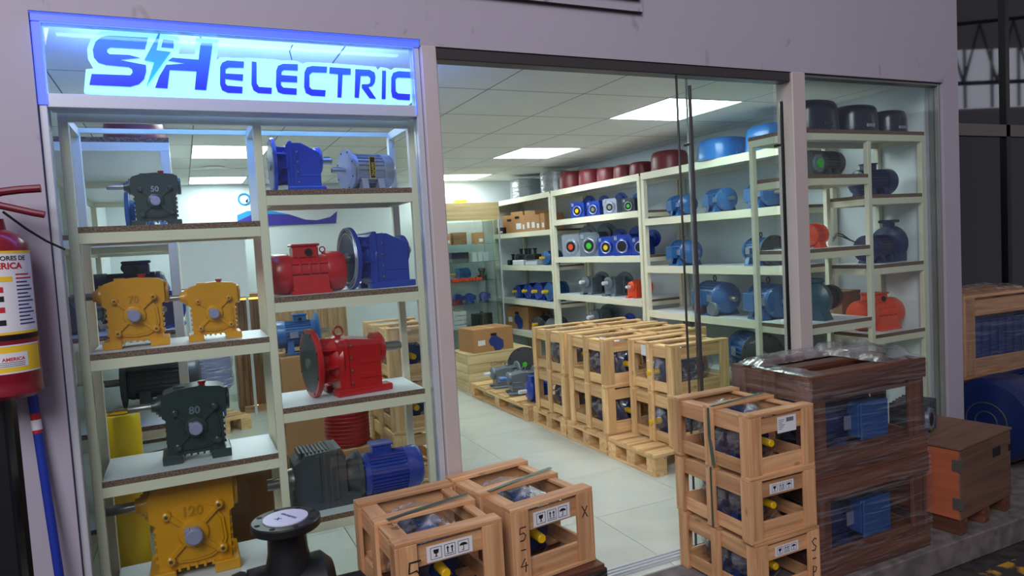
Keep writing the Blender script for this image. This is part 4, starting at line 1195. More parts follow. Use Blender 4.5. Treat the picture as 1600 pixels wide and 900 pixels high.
# wall logo with the blue and purple swoosh
r = thing('wall_banner', 'white wall banner with blue and purple swoosh on the back wall', 'banner', (1.05,YB-.004,1.80))
MB().box(-.50,.52,-.012,0,0.0,.40).build('panel', m_white, r, 0)
mpur = paint('purple_print',(62,48,160),.5,var=.05); mcy = paint('cyan_print',(40,150,225),.5,var=.05)
MB().prism([(-.50,.0),(.50,.0),(.52,.13),(.44,.07),(.30,.04),(.18,.05),(.02,.11),(-.15,.12),(-.36,.12),(-.50,.06)],-.0135,-.012,'y').build('purple_band', mpur, r, 0)
MB().prism([(-.50,.06),(-.36,.12),(-.15,.12),(.02,.11),(-.14,.15),(-.40,.16),(-.50,.12)],-.0135,-.012,'y').build('blue_band', mcy, r, 0)
MB().ring(.055,.010,(-.42,-.014,.28),'y',24,6).build('ring_mark', mcy, r)
MB().prism([(-.41,.26),(-.38,.29),(-.39,.24)],-.0145,-.012,'y').build('dot_mark', m_ink, r, 0)

# ================================================================== CRATED MOTORS (prototype copied)
proto = motor('blue motor in a clear bag inside a crate', (0,0,0), 0, 0.27, 0.088, m_crmotor, tb='top', feet=True, cap=m_yplastic, name='crated_motor', shaft_len=.42)
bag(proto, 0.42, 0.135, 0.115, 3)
proto_used = [False]
def crated_motor(label, loc, rz, scale=1.0):
    if not proto_used[0]:
        proto_used[0] = True
        proto.location = loc; proto.rotation_euler = (0,0,RAD(rz)); proto.scale = (scale,)*3; proto['label'] = label; proto['group'] = 'bagged motors in crates'
        return proto
    return copy_tree(proto, label, loc, rz, scale, 'bagged motors in crates')

def strap(parent, pts, w=.010):
    b = MB()
    for i in range(len(pts)-1):
        p0, p1 = Vector(pts[i]), Vector(pts[i+1]); d_ = (p1-p0)
        L_ = d_.length; q = d_.to_track_quat('X','Z').to_matrix().to_4x4()
        b.cbox(0,L_,-w/2,w/2,-.0008,.0008,.0003,0,Matrix.Translation(p0) @ q)
    return b.build('strap', m_strap, parent, 0)

# front right stack of three crates outside
W3, D3, H3 = 0.345, 0.455, 0.251
XS, YS = 2.062, 2.232
names = ('bottom', 'middle', 'top')
for k in range(3):
    z = 0.0 + k*(H3+.0005)
    lab_ = {0: 'pine crate at the bottom of the three high stack by the door, marked S',
            1: 'pine crate in the middle of the three high stack by the door',
            2: 'pine crate on top of the three high stack, with barcode label and green strap'}[k]
    c = crate(lab_, (XS+(.004,-.003,-.006)[k],YS+(.0,.003,.002)[k],z), (1.0,-0.5,0.8)[k], W3,D3,H3, m_crate, .052, .012, 'pine crates outside the door')
    if k < 2:
        sticker(c, .0, -D3/2-.001+.012, H3-.055, .125, .04)
        crated_motor(('bagged motor with yellow cap inside the bottom crate of the front right stack','bagged motor with yellow cap inside the middle crate of the front right stack')[k], (XS,YS+.03,z+.0135), -90, .91)
    else:
        lb = MB().box(-.05,.05,-.001,0,-.032,.032).build('paper_label', m_white, c, 0, (.035,-D3/2+.011,H3-.062))
        b = MB()
        for q in range(14): b.box(-.002+q*.0028,-.002+q*.0028+(.0012 if q % 3 else .002),-.0016,-.001,.008,.024)
        for q in range(6): b.box(-.044,-.012-(q % 3)*.006,-.0016,-.001,.018-q*.007,.0195-q*.007)
        b.build('barcode_print', m_ink, lb, 0)
        crated_motor('dark blue bagged motor inside the top crate of the front right stack', (XS,YS+.03,z+.0135), -90, .91)
        strap(c, [(-W3/2-.001,-.01,H3*.98),(-W3/2-.003,-.012,H3*.5),(-W3/2-.016,-.045,.02)], .014)
        strap(c, [(-W3/2,-.02,H3+.002),(0,-.01,H3+.007),(W3/2-.02,.0,H3+.010)], .014)
    if k == 0: handwriting(c, 'S-P', (W3/2-.035,-D3/2-.001,H3*.72), (RAD(90),0,0), .05, 1.1, True)
    if k == 1: strap(c, [(-W3/2-.002,-.012,H3),(-W3/2-.002,-.014,.0)], .012)

# front left pair of crates on a dark wrapped base
WL, DL, HL, ZL = 0.330, 0.455, 0.262, 0.338
base = thing('wrapped_crate', 'black film wrapped wooden crate under the two front left crates', 'crate', (0.865,2.225,0.0), 4)
for (x0,x1,y0,y1,z0,z1) in ((-.36,.36,-.22,-.20,0,.05),(-.36,.36,-.22,-.20,.27,.325),(-.36,-.29,-.22,-.20,.05,.27),(.29,.36,-.22,-.20,.05,.27),(.34,.36,-.20,.22,0,.05),(.34,.36,-.20,.22,.27,.325),(-.36,-.34,-.20,.22,.27,.325),(-.36,-.34,-.20,.22,0,.05)):
    plank('slat', base, x0,x1,y0,y1,z0,z1, m_redwood)
for k in range(5): plank('deck_board', base, -.36,.36,-.22+.09*k,-.14+.09*k,.325,.336, m_redwood)
film_box(base, -.364,.364,-.224,.224,.0,.32, 5, 9, 5, .004, film('black_film',.05,.25,(4,4,30),.8,(.12,.12,.13)))
cA = crate('front left pine crate marked 5-9P, partly in front of the window', (0.660,2.205,ZL), 2.5, WL+.022,DL,HL, m_crate, .056, .013, 'pine crates outside the window')
cB = crate('front left pine crate marked 5-4 beside the door opening', (1.030,2.270,ZL), 7.5, WL+.008,DL,HL, m_crate, .056, .013, 'pine crates outside the window')
for c, cx_, m_, lbl in ((cA,0.660,2.205,'bagged motor with yellow cap inside the crate marked 5-9P'),(cB,1.030,2.270,'bagged motor with long yellow cap inside the crate marked 5-4')):
    crated_motor(lbl, (cx_,m_+.03,ZL+.0145), -88, .95)
    sticker(c, .0, -DL/2-.001+.013, HL-.06, .15, .05)
    strap(c, [(-WL/2+.03,-.03,HL+.002),(0,-.012,HL+.008),(WL/2-.005,.005,HL+.013)], .016)
handwriting(cA, '5-9P', (-WL/2+.042,-.03,HL+.0005-.013), (0,0,RAD(-90)), .024)
handwriting(cA, '5-', (-WL/2+.045,-DL/2-.0005,HL*.62), (RAD(90),0,0), .07, .9, True)
handwriting(cB, '5-4', (-WL/2+.037,-DL/2-.0005,HL*.66), (RAD(90),0,0), .045, 1.15, True)
handwriting(cB, 'X', (WL/2-.035,-DL/2-.0005,HL*.70), (RAD(90),0,0), .045)

# stacks of crates on pallets along the aisle
def stack(x, y, W, D, H, z0, labs, mlabs, mat, rz=0.0, stick=False, mz=-90, ms=1.05):
    for k in range(len(labs)):
        z = z0+k*(H+.0005)
        c = crate(labs[k], (x,y,z), rz+(0.6 if k else 0), W,D,H, mat, .06, .013, 'pine crates on pallets in the shop')
        if mlabs[k]: crated_motor(mlabs[k], (x,y,z+.0145), mz, ms)
        if stick: sticker(c, -.0, -D/2+.012, H-.06, .11, .04)
    return c
pallet('pale pallet nearest the door under the near crate stack', (2.86,3.70,0), 0, 0.74,0.52, m_pine, .135)
pallet('pale pallet under the second row of aisle crates', (2.86,4.245,0), 0, 0.74,0.53, m_pine, .135)
pallet('pale pallet under the third row of aisle crates', (2.86,4.80,0), 0, 0.74,0.54, m_pine, .135)
# near stack, wider face to the street
c = stack(2.895,3.70,0.46,0.46,0.322,0.1355,
      ['lower pine crate of the aisle stack nearest the door', 'upper pine crate of the aisle stack nearest the door'],
      ['blue bagged motor in the lower crate nearest the door','blue bagged motor with yellow cap in the upper crate nearest the door'], m_pine, mz=180, ms=1.12)
lb = MB().box(-.0005,.0005,-.035,.035,-.035,.035).build('paper_label', m_white, c, 0, (-.231+.0125,.06,.262))
stack(2.725,4.225,0.44,0.50,0.325,0.1355,
      ['lower pine crate second along the aisle front', 'upper pine crate second along the aisle front'],
      ['blue bagged motor in the lower crate second along the aisle','blue bagged motor in the upper crate second along the aisle'], m_pine, ms=1.15)
stack(2.725,4.79,0.44,0.50,0.325,0.1355,
      ['lower pine crate third along the aisle, next to the grey gear motors', 'upper pine crate third along the aisle, farthest from the door'],
      ['blue bagged motor in the lower third crate of the aisle','blue bagged motor in the upper third crate of the aisle'], m_pine, ms=1.15)
stack(3.168,4.225,0.42,0.50,0.325,0.1355,
      ['lower pine crate hidden behind the second aisle stack by the shelves', 'upper pine crate behind the second aisle stack by the shelves'],
      [None,'blue bagged motor in the upper crate by the shelves'], m_pine)
stack(3.168,4.79,0.42,0.50,0.325,0.1355,
      ['lower pine crate behind the third aisle stack by the shelves', 'upper pine crate behind the third aisle stack by the shelves'],
      [None,None], m_pine)
# crate pile behind the left window
pallet('pale pallet under the crate pile behind the left window', (1.19,4.24,0), 0, 0.36,0.60, m_pine, .10, n=5)
stack(1.19,4.20,0.335,0.58,0.305,0.1005,
      ['lowest pine crate of the pile seen through the left window','second pine crate of the pile behind the red gearbox','top pine crate of the pile behind the red gearbox'],
      [None,'blue bagged motor in the second crate behind the red gearbox','blue bagged motor with yellow cap in the top crate behind the red gearbox'], m_pine)
r = thing('winding_spool', 'deep red wound spool standing behind the red gearbox shelf', 'spool', (0.80,4.10,0.35))
MB().lathe([(.0,.115),(.02,.125),(.26,.125),(.28,.115)],'z',n=30).build('winding', m_copper, r)
b = MB()
for k in range(12): b.ring(.127,.004,(0,0,.02+.022*k),'z',30,6)
b.build('wire_turns', m_copper, r)
carton('plain pale wooden case carrying the red wound spool', (0.80,4.10,0.0), 0, 0.30,0.30,0.35, m_card, hole=False)
carton('pale wooden case carrying the blue flanged motor behind the window', (0.69,4.95,0.0), 4, 0.34,0.34,0.80, m_card, hole=False)
motor('bright blue motor with large flange on the pale case behind the window', (0.66,4.95,0.80), 0, 0.30, 0.09, m_mblue, tb='top', flange=0.135, feet=True)

# ================================================================== PALLET WITH LOOSE GEAR MOTORS, WOODEN CASE
pallet('long pale pallet with grey gear motors by the aisle', (2.82,5.755,0), 0, 0.70,1.26, m_pine, .13, n=6)
helical_gearbox('grey gear unit with white shaft cap on the long pallet', (2.66,5.98,0.13), 172, 0.115,0.27, m_grey, None, True, 'stepped', cap=m_wplastic)
helical_gearbox('grey gear unit with blue shaft cap on the long pallet', (2.66,5.62,0.13), 168, 0.118,0.27, m_grey, None, True, 'stepped', cap=m_sky)
motor('blue motor with wide brown flange and green bore cap on the long pallet', (2.97,6.14,0.13), 238, 0.22,0.12, m_blue, tb=None, flange=0.17, feet=False, dark_face=True, cap=m_gplastic, shaft_len=.08)
motor('small royal blue motor at the pallet edge next to the crates', (2.63,5.24,0.13), 178, 0.20,0.085, m_blue, tb='top', cap=m_wplastic)
r = thing('wooden_case', 'pale closed wooden case on the floor under the carton with blue print', 'crate', (2.86,6.74,0))
for k in range(4): plank('board', r, -.36,.36,-.24,-.225,.02+.088*k,.104+.088*k, m_pale)
for k in range(4): plank('side_board', r, -.36,-.345,-.225,.22,.02+.088*k,.104+.088*k, m_pale)
for k in range(5): plank('lid_board', r, -.36,.36,-.24+.094*k,-.148+.094*k,.372,.386, m_pale)
MB().box(-.345,.36,-.225,.22,.02,.372).build('core', m_pale, r, 0)
MB().box(-.36,-.28,-.24,.22,0,.02).box(.28,.36,-.24,.22,0,.02).build('skid', m_pale, r, 0)
MB().box(.22,.235,-.243,-.24,.02,.386).build('strap', m_gplastic, r, 0)
lettering('stencil', 'COMPT 250G', .05, m_carddk, r, (.03,-.2415,.26), (RAD(90),0,0))
carton('brown carton with a blue printed patch on the pale wooden case', (2.80,6.72,0.386), 6, 0.46,0.34,0.235, m_card, blob=True)

# ================================================================== RIGHT WINDOW DISPLAY
YR = 2.77
hood('largest navy fan cover at left on top of the right display shelf', (3.11,YR,1.955), 0, 0.15,0.13,0.165, m_navyplastic, 'navy fan covers on the right display')
hood('middle navy fan cover on top of the right display shelf', (3.43,YR,1.955), 0, 0.135,0.13,0.15, m_navyplastic, 'navy fan covers on the right display', collar=True)
hood('smallest navy fan cover with a white sticker at right on the right display', (3.70,YR,1.955), 0, 0.105,0.12,0.13, m_navyplastic, 'navy fan covers on the right display', collar=True)
# dark gear motor: square reducer with motor behind
g = motor('black motor on a reducer with green bore, upper left of right display', (3.24,YR+.02,1.724), 190, 0.22, 0.068, m_dgrey, tb=None, feet=True, plate=True, name='gear_motor', cat='gear motor')
b = MB().cbox(.11,.22,-.062,.062,.0,.135,.008)
for k in range(4): b.cbox(.10+.001,.105,-.06,.06,.02+.03*k,.03+.03*k,.001)
b.build('reducer_housing', m_dgrey, g, 0)
MB().lathe([(.062,.05),(.074,.045),(.074,.02)],'y',(.165,0,.066),22).build('reducer_hub', m_grey, g)
MB().lathe([(.074,.026),(.080,.026),(.080,.01)],'y',(.165,0,.066),18).build('bore_cap', m_gplastic, g)
g = motor('navy motor with brown terminal box, upper right of the right display', (3.62,YR+.02,1.612), 172, 0.26, 0.072, m_navy, tb='top', feet=True)
motor('orange motor with loose black leads, second row of the right display', (3.12,YR+.01,1.342), 200, 0.17, 0.062, m_orange, tb=None, feet=True, cover=m_orange)
r = thing('power_cable', 'black coiled power leads lying beside the orange motor', 'cable', (3.24,YR-.02,1.342))
for q in (0,.012):
    MB().tube([(0,0,.03+q),(.02,-.01,.06+q),(.05,-.02,.052+q),(.09,-.04,.03),(.12,-.06,.012),(.13,-.06,.004)],.004,7).build('lead', m_black, r)
# navy pump with square motor
g = motor('navy close coupled pump, second row right of the right display', (3.62,YR+.01,1.230), 4, 0.22, 0.075, m_navy, tb=None, feet=True, name='water_pump', cat='pump', plate=False)
MB().lathe([(.09,.06),(.10,.098),(.15,.104),(.165,.09),(.19,.045),(.20,.045)],'x',(0,0,.105),28).build('volute', m_navy, g)
MB().cyl(.032,.105,.235,'z',(.13,0,0),16).cbox(.095,.165,-.045,.045,.225,.242,.003).build('outlet', m_navy, g)
MB().cbox(.08,.19,-.07,.07,0,.05,.004).build('pump_foot', m_navy, g, 0)
# green pump
g = motor('dark green pump with black motor, third row left of the right display', (3.20,YR+.02,0.951), 192, 0.20, 0.068, m_black, tb=None, feet=False, name='water_pump', cat='pump', plate=False)
MB().lathe([(.07,.05),(.08,.100),(.13,.108),(.15,.08),(.16,.05)],'x',(0,0,.108),30).build('volute', m_teal, g)
MB().cyl(.034,.108,.225,'z',(.105,.02,0),16).cyl(.045,.205,.225,'z',(.105,.02,0),18).build('outlet', m_teal, g)
MB().prism([(-.09,0),(.09,0),(.05,.08),(-.05,.08)],.06,.15,'x').build('pump_foot', m_teal, g, 0)
for c in list(g.children):
    if c.name.split('.')[0] in ('body','fan_cover','end_shield','shaft'): c.location.z += .04
vibration_motor('orange vibration motor, third row right of the right display', (3.62,YR+.02,0.847), 2, 0.33, 0.088, m_orange)
carton('open brown carton behind the orange vibration motor', (3.62,3.06,0.85), 8, 0.20,0.20,0.21, m_carddk, hole=False)
r = thing('wooden_stand', 'low pale wooden stand behind the right display under the brown carton', 'stand', (3.62,3.06,0))
for k in range(4): plank('board', r, -.17,.17,-.11+.057*k,-.06+.057*k,.83,.849, m_pine)
for x in (-.15,.13):
    for y in (-.10,.08): plank('leg', r, x,x+.02,y,y+.02,0,.83, m_pine)

# ================================================================== RIGHT WALL GOODS: near unit
XW = 3.59
def hoods(rows, grp, mat, sq=2.2):
    for (lbl,y,rr,h,z) in rows: hood(lbl,(XW-.04,y,z),0,rr,rr,h,mat,grp,sq=sq)
hoods([('maroon fan cover alone on the near wall shelf top', 4.53,0.145,0.150,1.97),], None, m_maroon)
hoods([('bright blue fan cover left of the pair on the near wall shelf', 3.92,0.165,0.150,1.97),('bright blue fan cover partly hidden by the right display', 3.46,0.155,0.165,1.97)], None, m_sky, 2.8)
GM = 'blue motors on the near wall shelf'
A = -104
kw = dict(group=None)
motor('blue motor at the far end of the upper near wall shelf', (XW-.04,4.40,1.60), A, 0.29,0.078, m_mblue, tb='side')
motor('blue motor in the middle of the upper near wall shelf', (XW-.04,3.98,1.60), A, 0.29,0.082, m_mblue, tb='side', dome=True)
motor('blue motor at the door end of the upper near wall shelf', (XW-.04,3.56,1.60), A, 0.30,0.084, m_mblue, tb='side', dome=True)
motor('round backed blue motor at the far end of the second wall shelf', (XW-.04,4.40,1.22), A, 0.34,0.092, m_mblue, tb='side', dome=True, eye='dark')
motor('round backed blue motor with brown flange on the second wall shelf', (XW-.05,3.58,1.22), A, 0.32,0.088, m_mblue, tb=None, dome=True, eye='dark', flange=0.10, dark_face=True)
big = motor('large blue motor with eye bolt and two round fan caps, third wall shelf', (XW-.04,4.06,0.86), A, 0.42,0.113, m_mblue, tb='side', dome=True, eye='dark')
motor('large blue motor with eye bolt at the door end of third wall shelf', (XW-.04,3.54,0.86), A, 0.36,0.112, m_mblue, tb='side', dome=True, eye='dark')
for y in (4.10,3.94):
    r = thing('round_cap', {4.10:'pinkish grey round cap leaning on the large blue motor, left one',3.94:'grey round cap leaning on the large blue motor, right one'}[y], 'cap', (3.415,y,0.8605), 0, 'round caps by the large blue motor')
    MB().lathe([(-.012,.030),(-.012,.050),(-.006,.054),(.012,.054),(.014,.04)],'x',(0,0,.054),26).build('disc', m_maroon if y > 4 else m_grey, r)
    MB().ring(.045,.004,(-.012,0,.054),'x',24,6).build('rim', m_grey, r)
motor('huge blue motor with brown flange face on the bottom near shelf', (XW-.05,3.70,0.48), -112, 0.36,0.125, m_mblue, tb=None, flange=0.145, dark_face=True, feet=True, shaft_len=.15)
motor('navy motor low on the bottom near shelf behind the display', (3.58,3.36,0.48), A, 0.22,0.07, m_navy, tb='side')

# middle unit
for (lbl,y,rr,h) in (('first of the maroon covers, widest, next to the wrapped drum',6.02,0.13,0.165),('second maroon cover from the wrapped drum',5.67,0.12,0.145),('third maroon cover from the wrapped drum',5.37,0.11,0.125),('fourth maroon cover from the wrapped drum',5.12,0.10,0.115),('last small maroon cover at the end of the row',4.88,0.10,0.11)):
    hood(lbl,(XW-.06,y,1.97),0,rr,rr,h,m_maroon,'maroon fan covers on the shelf top',sq=2.2)
def wrapped_drum(label, loc, R, h):
    r = thing('wrapped_cover', label, 'fan cover', loc, 0, 'film wrapped grey drums on the shelf top')
    MB().lathe([(0,R*.96),(.01,R),(h*.8,R),(h*.93,R*.95),(h,R*.8),(h,.02)],'z',n=30).build('drum', m_grey, r)
    MB().lathe([(.004,R*1.015),(h*.3,R*1.03),(h*.5,R*1.015),(h*.8,R*1.03),(h*.96,R*.97),(h*1.02,R*.7)],'z',n=30,cap=False).build('film_wrap', film('drum_film',.22,.3,(5,5,24),1.0), r)
wrapped_drum('grey film wrapped drum at the far end of the shelf top', (3.61,7.20,1.97), 0.185, 0.215)
wrapped_drum('grey film wrapped drum next to the maroon covers', (3.61,6.50,1.97), 0.165, 0.225)
FZ = -66
UP = 'worm reducers on the upper middle shelf'
square_worm('blue worm reducer with yellow bore, first on the upper middle shelf', (3.52,5.88,1.675), FZ, 0.155, m_blue, m_yplastic, m_blue, 1)
square_worm('blue worm reducer with silver hub, second on the upper middle shelf', (3.52,5.60,1.675), FZ, 0.14, m_blue, m_steel, m_blue, 1)
square_worm('silver fronted worm reducer with blue disc, third on the upper middle shelf', (3.52,5.32,1.675), FZ, 0.14, m_silver, m_steel, m_blue, 1)
square_worm('small dark worm reducer with green bore, last on the upper middle shelf', (3.52,5.04,1.675), FZ, 0.12, m_dgrey, m_gplastic, m_mblue, 1)
carton('brown carton at the back of the upper middle shelf', (3.70,6.10,1.675), FZ, 0.16,0.12,0.09, m_carddk, hole=False)
square_worm('light grey worm reducer with orange bore on the second middle shelf', (3.53,6.02,1.305), FZ, 0.22, m_silver, m_orange, m_grey, 1)
square_worm('blue grey worm reducer with green bore on the second middle shelf', (3.53,5.68,1.305), FZ, 0.225, m_grey, m_gplastic, m_grey, 1)
square_worm('blue worm reducer with yellow bore on the second middle shelf', (3.52,5.40,1.305), FZ, 0.175, m_blue, m_yplastic, m_blue, 1)
square_worm('blue worm reducer with big black hub on the second middle shelf', (3.52,5.14,1.305), FZ, 0.185, m_blue, m_ink, m_blue, 1)
square_worm('blue worm reducer half hidden by the upright on the second middle shelf', (3.52,4.89,1.305), FZ, 0.155, m_blue, m_ink, m_blue, 1)
helical_gearbox('grey gear unit with white shaft, left of two on the third middle shelf', (3.60,5.84,0.936), 196, 0.105,0.26, m_grey, None, False, 'stepped', cap=m_wplastic)
helical_gearbox('grey gear unit with white shaft, right of two on the third middle shelf', (3.60,5.44,0.936), 196, 0.105,0.26, m_grey, None, False, 'stepped', cap=m_wplastic)
helical_gearbox('small orange gear unit with white shaft on the third middle shelf', (3.57,5.06,0.936), 192, 0.085,0.20, m_orange, m_orange, False, 'taper', cap=m_wplastic)
helical_gearbox('large grey gear unit with long white shaft on the low middle shelf', (3.60,5.72,0.60), 205, 0.115,0.30, m_grey, None, False, 'stepped', cap=m_wplastic, shaft=.28)
square_worm('small royal blue reducer low on the middle unit', (3.56,5.32,0.60), FZ, 0.13, m_blue, m_ink, m_blue, 1)
motor('low orange motor at the door end of the low middle shelf', (3.56,5.00,0.60), A, 0.18,0.062, m_orange, tb='side')

# far unit
carton('big brown carton at the far end of the carton shelf', (3.60,7.50,1.59), -72, 0.24,0.22,0.21, m_card)
carton('tall brown carton with a white label on the carton shelf', (3.56,7.22,1.59), -72, 0.20,0.20,0.235, m_card, white_label=True)
carton('small black box in front of the big brown carton', (3.44,7.58,1.59), -72, 0.13,0.05,0.075, m_black, hole=False, white_label=True)
for k, (h, wd) in enumerate(((.185,.075),(.225,.10),(.215,.115),(.17,.085),(.175,.075))):
    y = 6.98-.115*k
    nm = ('first','second','third','fourth','last')[k]
    carton(f'{nm} of the narrow labelled cartons counted from the tall carton', (3.55,y,1.59), -80, wd,0.26,h, m_card, hole=False, white_label=True, group='narrow labelled cartons')
# black castings on white trays
for k in range(3):
    y = 7.42-.22*k
    r = thing('black_casting', ('black toothed casting nearest the glass cabinet on the far shelf','black toothed casting in the middle of the far shelf','black toothed casting next to the blue motor on the far shelf')[k], 'casting', (3.53,y,1.2805 if k else 1.2205), -70, 'black castings')
    b = MB().cbox(-.085,.085,-.06,.06,0,.06,.006)
    for q in range(4): b.lathe([(.06,.016),(.11,.016),(.115,.024),(.125,.024)],'z',(-.06+.04*q,.02*(-1)**q,0),10)
    b.build('casting', m_black, r, 30)
    MB().cyl(.02,-.075,-.055,'y',(-.04,0,.03),12).build('port', m_dgrey, r)
r = thing('white_tray', 'white plastic tray carrying black castings on the far shelf', 'tray', (3.53,7.09,1.2205), -70)
for x in (-.19,.01):
    MB().cbox(x,x+.18,-.07,.07,0,.058,.008).build('cell', m_wplastic, r, 0)
motor('blue motor with yellow cap on the far shelf beside the upright', (3.57,6.60,1.22), 190, 0.20,0.072, m_mblue, tb='side', cap=m_yplastic)
for (lbl,y,R_,L_) in (('smallest royal blue motor with yellow cap on the third far shelf',7.40,.072,.15),('second royal blue motor with yellow cap on the third far shelf',7.12,.085,.16),('third royal blue motor with yellow cap on the third far shelf',6.86,.090,.17),('largest blue motor with yellow cap on the third far shelf',6.56,.098,.22)):
    motor(lbl,(3.58,y,0.832),186,L_,R_, m_blue if R_ < .095 else m_mblue, tb='side', cap=m_yplastic, shaft_len=.35)
carton('brown carton with blue print on the lowest visible far shelf', (3.60,7.36,0.48), -78, 0.42,0.28,0.26, m_card, blob=True)
motor('grey motor with yellow cap on the low far shelf', (3.56,6.86,0.48), 200, 0.20,0.085, m_dgrey, tb='side', cap=m_yplastic, cover=m_grey, eye='dark')
motor('grey motor without cap on the low far shelf beside the aisle crates', (3.56,6.56,0.48), 200, 0.20,0.085, m_grey, tb='side')

# ================================================================== GLASS CABINET
gc = thing('glass_cabinet', 'tall glass cabinet with pale wooden header against the back wall', 'cabinet', (2.93,7.46,0))
plank('header', gc, -.33,.33,-.25,-.235,1.75,1.945, m_pale)
for sx in (-1,1): plank('header_side', gc, sx*.323-.007,sx*.323+.007,-.235,.24,1.75,1.945, m_pale)
MB().box(-.316,.316,-.235,.24,1.937,1.945).build('top_glass', m_glass, gc, 0)
MB().box(-.33,.33,-.24,.24,0,.10).build('plinth', m_pine, gc, 0)
for sx in (-1,1):
    for sy in (-1,1):
        MB().box(sx*.322-.008,sx*.322+.008,sy*.232-.008,sy*.232+.008,.10,1.75).build('corner_post', m_alu, gc, 0)
for (x0,x1) in ((-.313,-.003),(.003,.313)): MB().box(x0,x1,-.236,-.232,.10,1.75).build('glass_door', m_glass, gc, 0)
for sx in (-1,1): MB().box(sx*.322-.002,sx*.322+.002,-.223,.223,.10,1.75).build('side_glass', m_glass, gc, 0)
MB().box(-.31,.31,.228,.234,.10,1.75).build('back_panel', m_alu, gc, 0)
SZ = (1.49,1.29,1.08,0.83,0.55)
for z in SZ: MB().box(-.31,.31,-.20,.226,z-.006,z).build('glass_shelf', glass('shelf_glass',(.80,.93,.90)) if z == SZ[0] else bpy.data.materials['shelf_glass'], gc, 0)
X0, Y0c = 2.93, 7.40
carton('white fronted carton at top left inside the glass cabinet', (2.70,7.50,1.4905), 0, .10,.12,.13, m_card, hole=False, white_label=True)
carton('plain brown carton at top centre inside the glass cabinet', (2.86,7.50,1.4905), 0, .16,.12,.14, m_carddk, hole=False)
carton('narrow labelled carton at top right inside the glass cabinet', (3.10,7.50,1.4905), 0, .11,.12,.13, m_card, hole=False, white_label=True)
carton('black box on the second glass cabinet shelf', (2.80,7.38,1.2905), 0, .20,.14,.115, m_black, hole=False)
for k, x in enumerate((2.98,3.05,3.12)):
    carton(('left','middle','right')[k]+' small white box in the row on the second cabinet shelf', (x,7.38,1.2905), 0, .055,.10,.105, m_white, hole=False, group='small white boxes in the cabinet')
motor('blue motor with yellow cap inside the glass cabinet', (2.86,7.44,1.0805), 185, .17,.068, m_mblue, tb='side', cap=m_yplastic)
r = thing('black_casting', 'small black casting inside the glass cabinet right of the motor', 'casting', (3.10,7.44,1.0805), 10)
MB().cbox(-.04,.04,-.04,.04,0,.05,.005).lathe([(.05,.03),(.09,.03),(.10,.042),(.13,.042)],'z',n=14).build('body', m_black, r, 30)
MB().cyl(.015,-.06,-.04,'y',(0,0,.025),10).build('port', m_dgrey, r)
r = thing('orange_gears', 'row of orange plastic pieces at the front of the cabinet shelf', 'plastic parts', (2.84,7.27,1.0805))
for k in range(9): MB().cbox(-.17+.04*k,-.135+.04*k,-.015,.015,0,.035+.008*(k % 2),.003).build('piece', m_orange, r, 0)
for k, x in enumerate((2.78,2.92,3.10)):
    motor(('left','middle','right')[k]+' small royal blue motor on the fourth cabinet shelf', (x,7.42,.8305), 80, .12,.05, m_blue, tb='side', cap=m_yplastic)
hood('small rust red cover on the fourth cabinet shelf', (2.72,7.30,.8305), 0, .05,.05,.055, m_maroon, None)
for k in range(4):
    carton(('lowest','second','third','topmost')[k]+' white tray in the stack inside the glass cabinet', (2.76,7.40,.5505+.05*k), 2*k, .15,.14,.046, m_wplastic, hole=False, group='white trays in the cabinet')
r = thing('black_casting', 'black ribbed block at the lower right inside the glass cabinet', 'casting', (3.05,7.40,.5505))
b = MB().cbox(-.11,.11,-.06,.06,0,.15,.006)
for k in range(8): b.cbox(-.105+.028*k,-.09+.028*k,-.068,-.058,.01,.14,.002)
b.build('block', m_black, r, 0)
MB().cyl(.02,.15,.17,'z',(0,0,0),12).build('plug', m_black, r)
hood('yellow cap lying on top of the glass cabinet', (2.88,7.42,1.945), 0, .07,.09,.05, m_yplastic, None)

# ================================================================== OUTSIDE RIGHT: WRAPPED CRATES, PLYWOOD CASE, BIG MOTOR
def big_crate(label, x0, x1, y0, y1, z0, H, seed):
    W, D = x1-x0, y1-y0
    c = crate(label, ((x0+x1)/2,(y0+y1)/2,z0), 0, W, D, H, m_redwood, .075, .017, 'film wrapped brown crates', 'wrapped_crate')
    a, b = W/2, D/2
    plank('slat', c, -a,a,-b-.014,-b-.001,.0,.085, m_redwood)
    plank('slat', c, -a,a,-b-.014,-b-.001,H-.085,H, m_redwood)
    film_box(c, -a-.004,a+.004,-b-.019,b+.004,.01,H-.004, seed, 12, 9, .006)
    return c
X0w, X1w, Y0w, Y1w = 2.250, 2.945, 2.035, 2.475
c1 = big_crate('lower film wrapped brown crate right of the three high stack', X0w, X1w, Y0w, Y1w, 0.0, 0.425, 11)
c2 = big_crate('upper film wrapped brown crate with crumpled film on top', X0w-.012, X1w-.008, Y0w, Y1w, 0.427, 0.425, 12)
crumpled(c2, .10,.345,-.235,.20,.424,.055,4, n=18)
crumpled(c2, -.33,.12,.06,.215,.424,.035,6, n=16)
crumpled(c2, -.345,-.24,-.22,.10,.424,.010,9, n=10)
for k, (z, lbl) in enumerate(((.018,'dark blue motor inside the lower film wrapped crate'),(.445,'dark blue motor with square box inside the upper film wrapped crate'))):
    g = motor(lbl, (2.60,2.27,z), 3, 0.40,0.135, m_navy, tb=None, feet=True, shaft_len=.3, eye='dark' if k == 0 else True, name='crated_motor')
    t = MB().cbox(-.02,.15,-.185,-.11,.08,.235,.012).build('terminal_box', m_boxblue, g, 0)
    MB().cbox(-.028,.158,-.197,-.185,.072,.243,.006).build('lid', m_boxblue, t, 0)
    MB().lathe([(.05,.02),(.08,.024)],'z',(.05,-.15,0),14).build('cable_gland', m_steel, g)
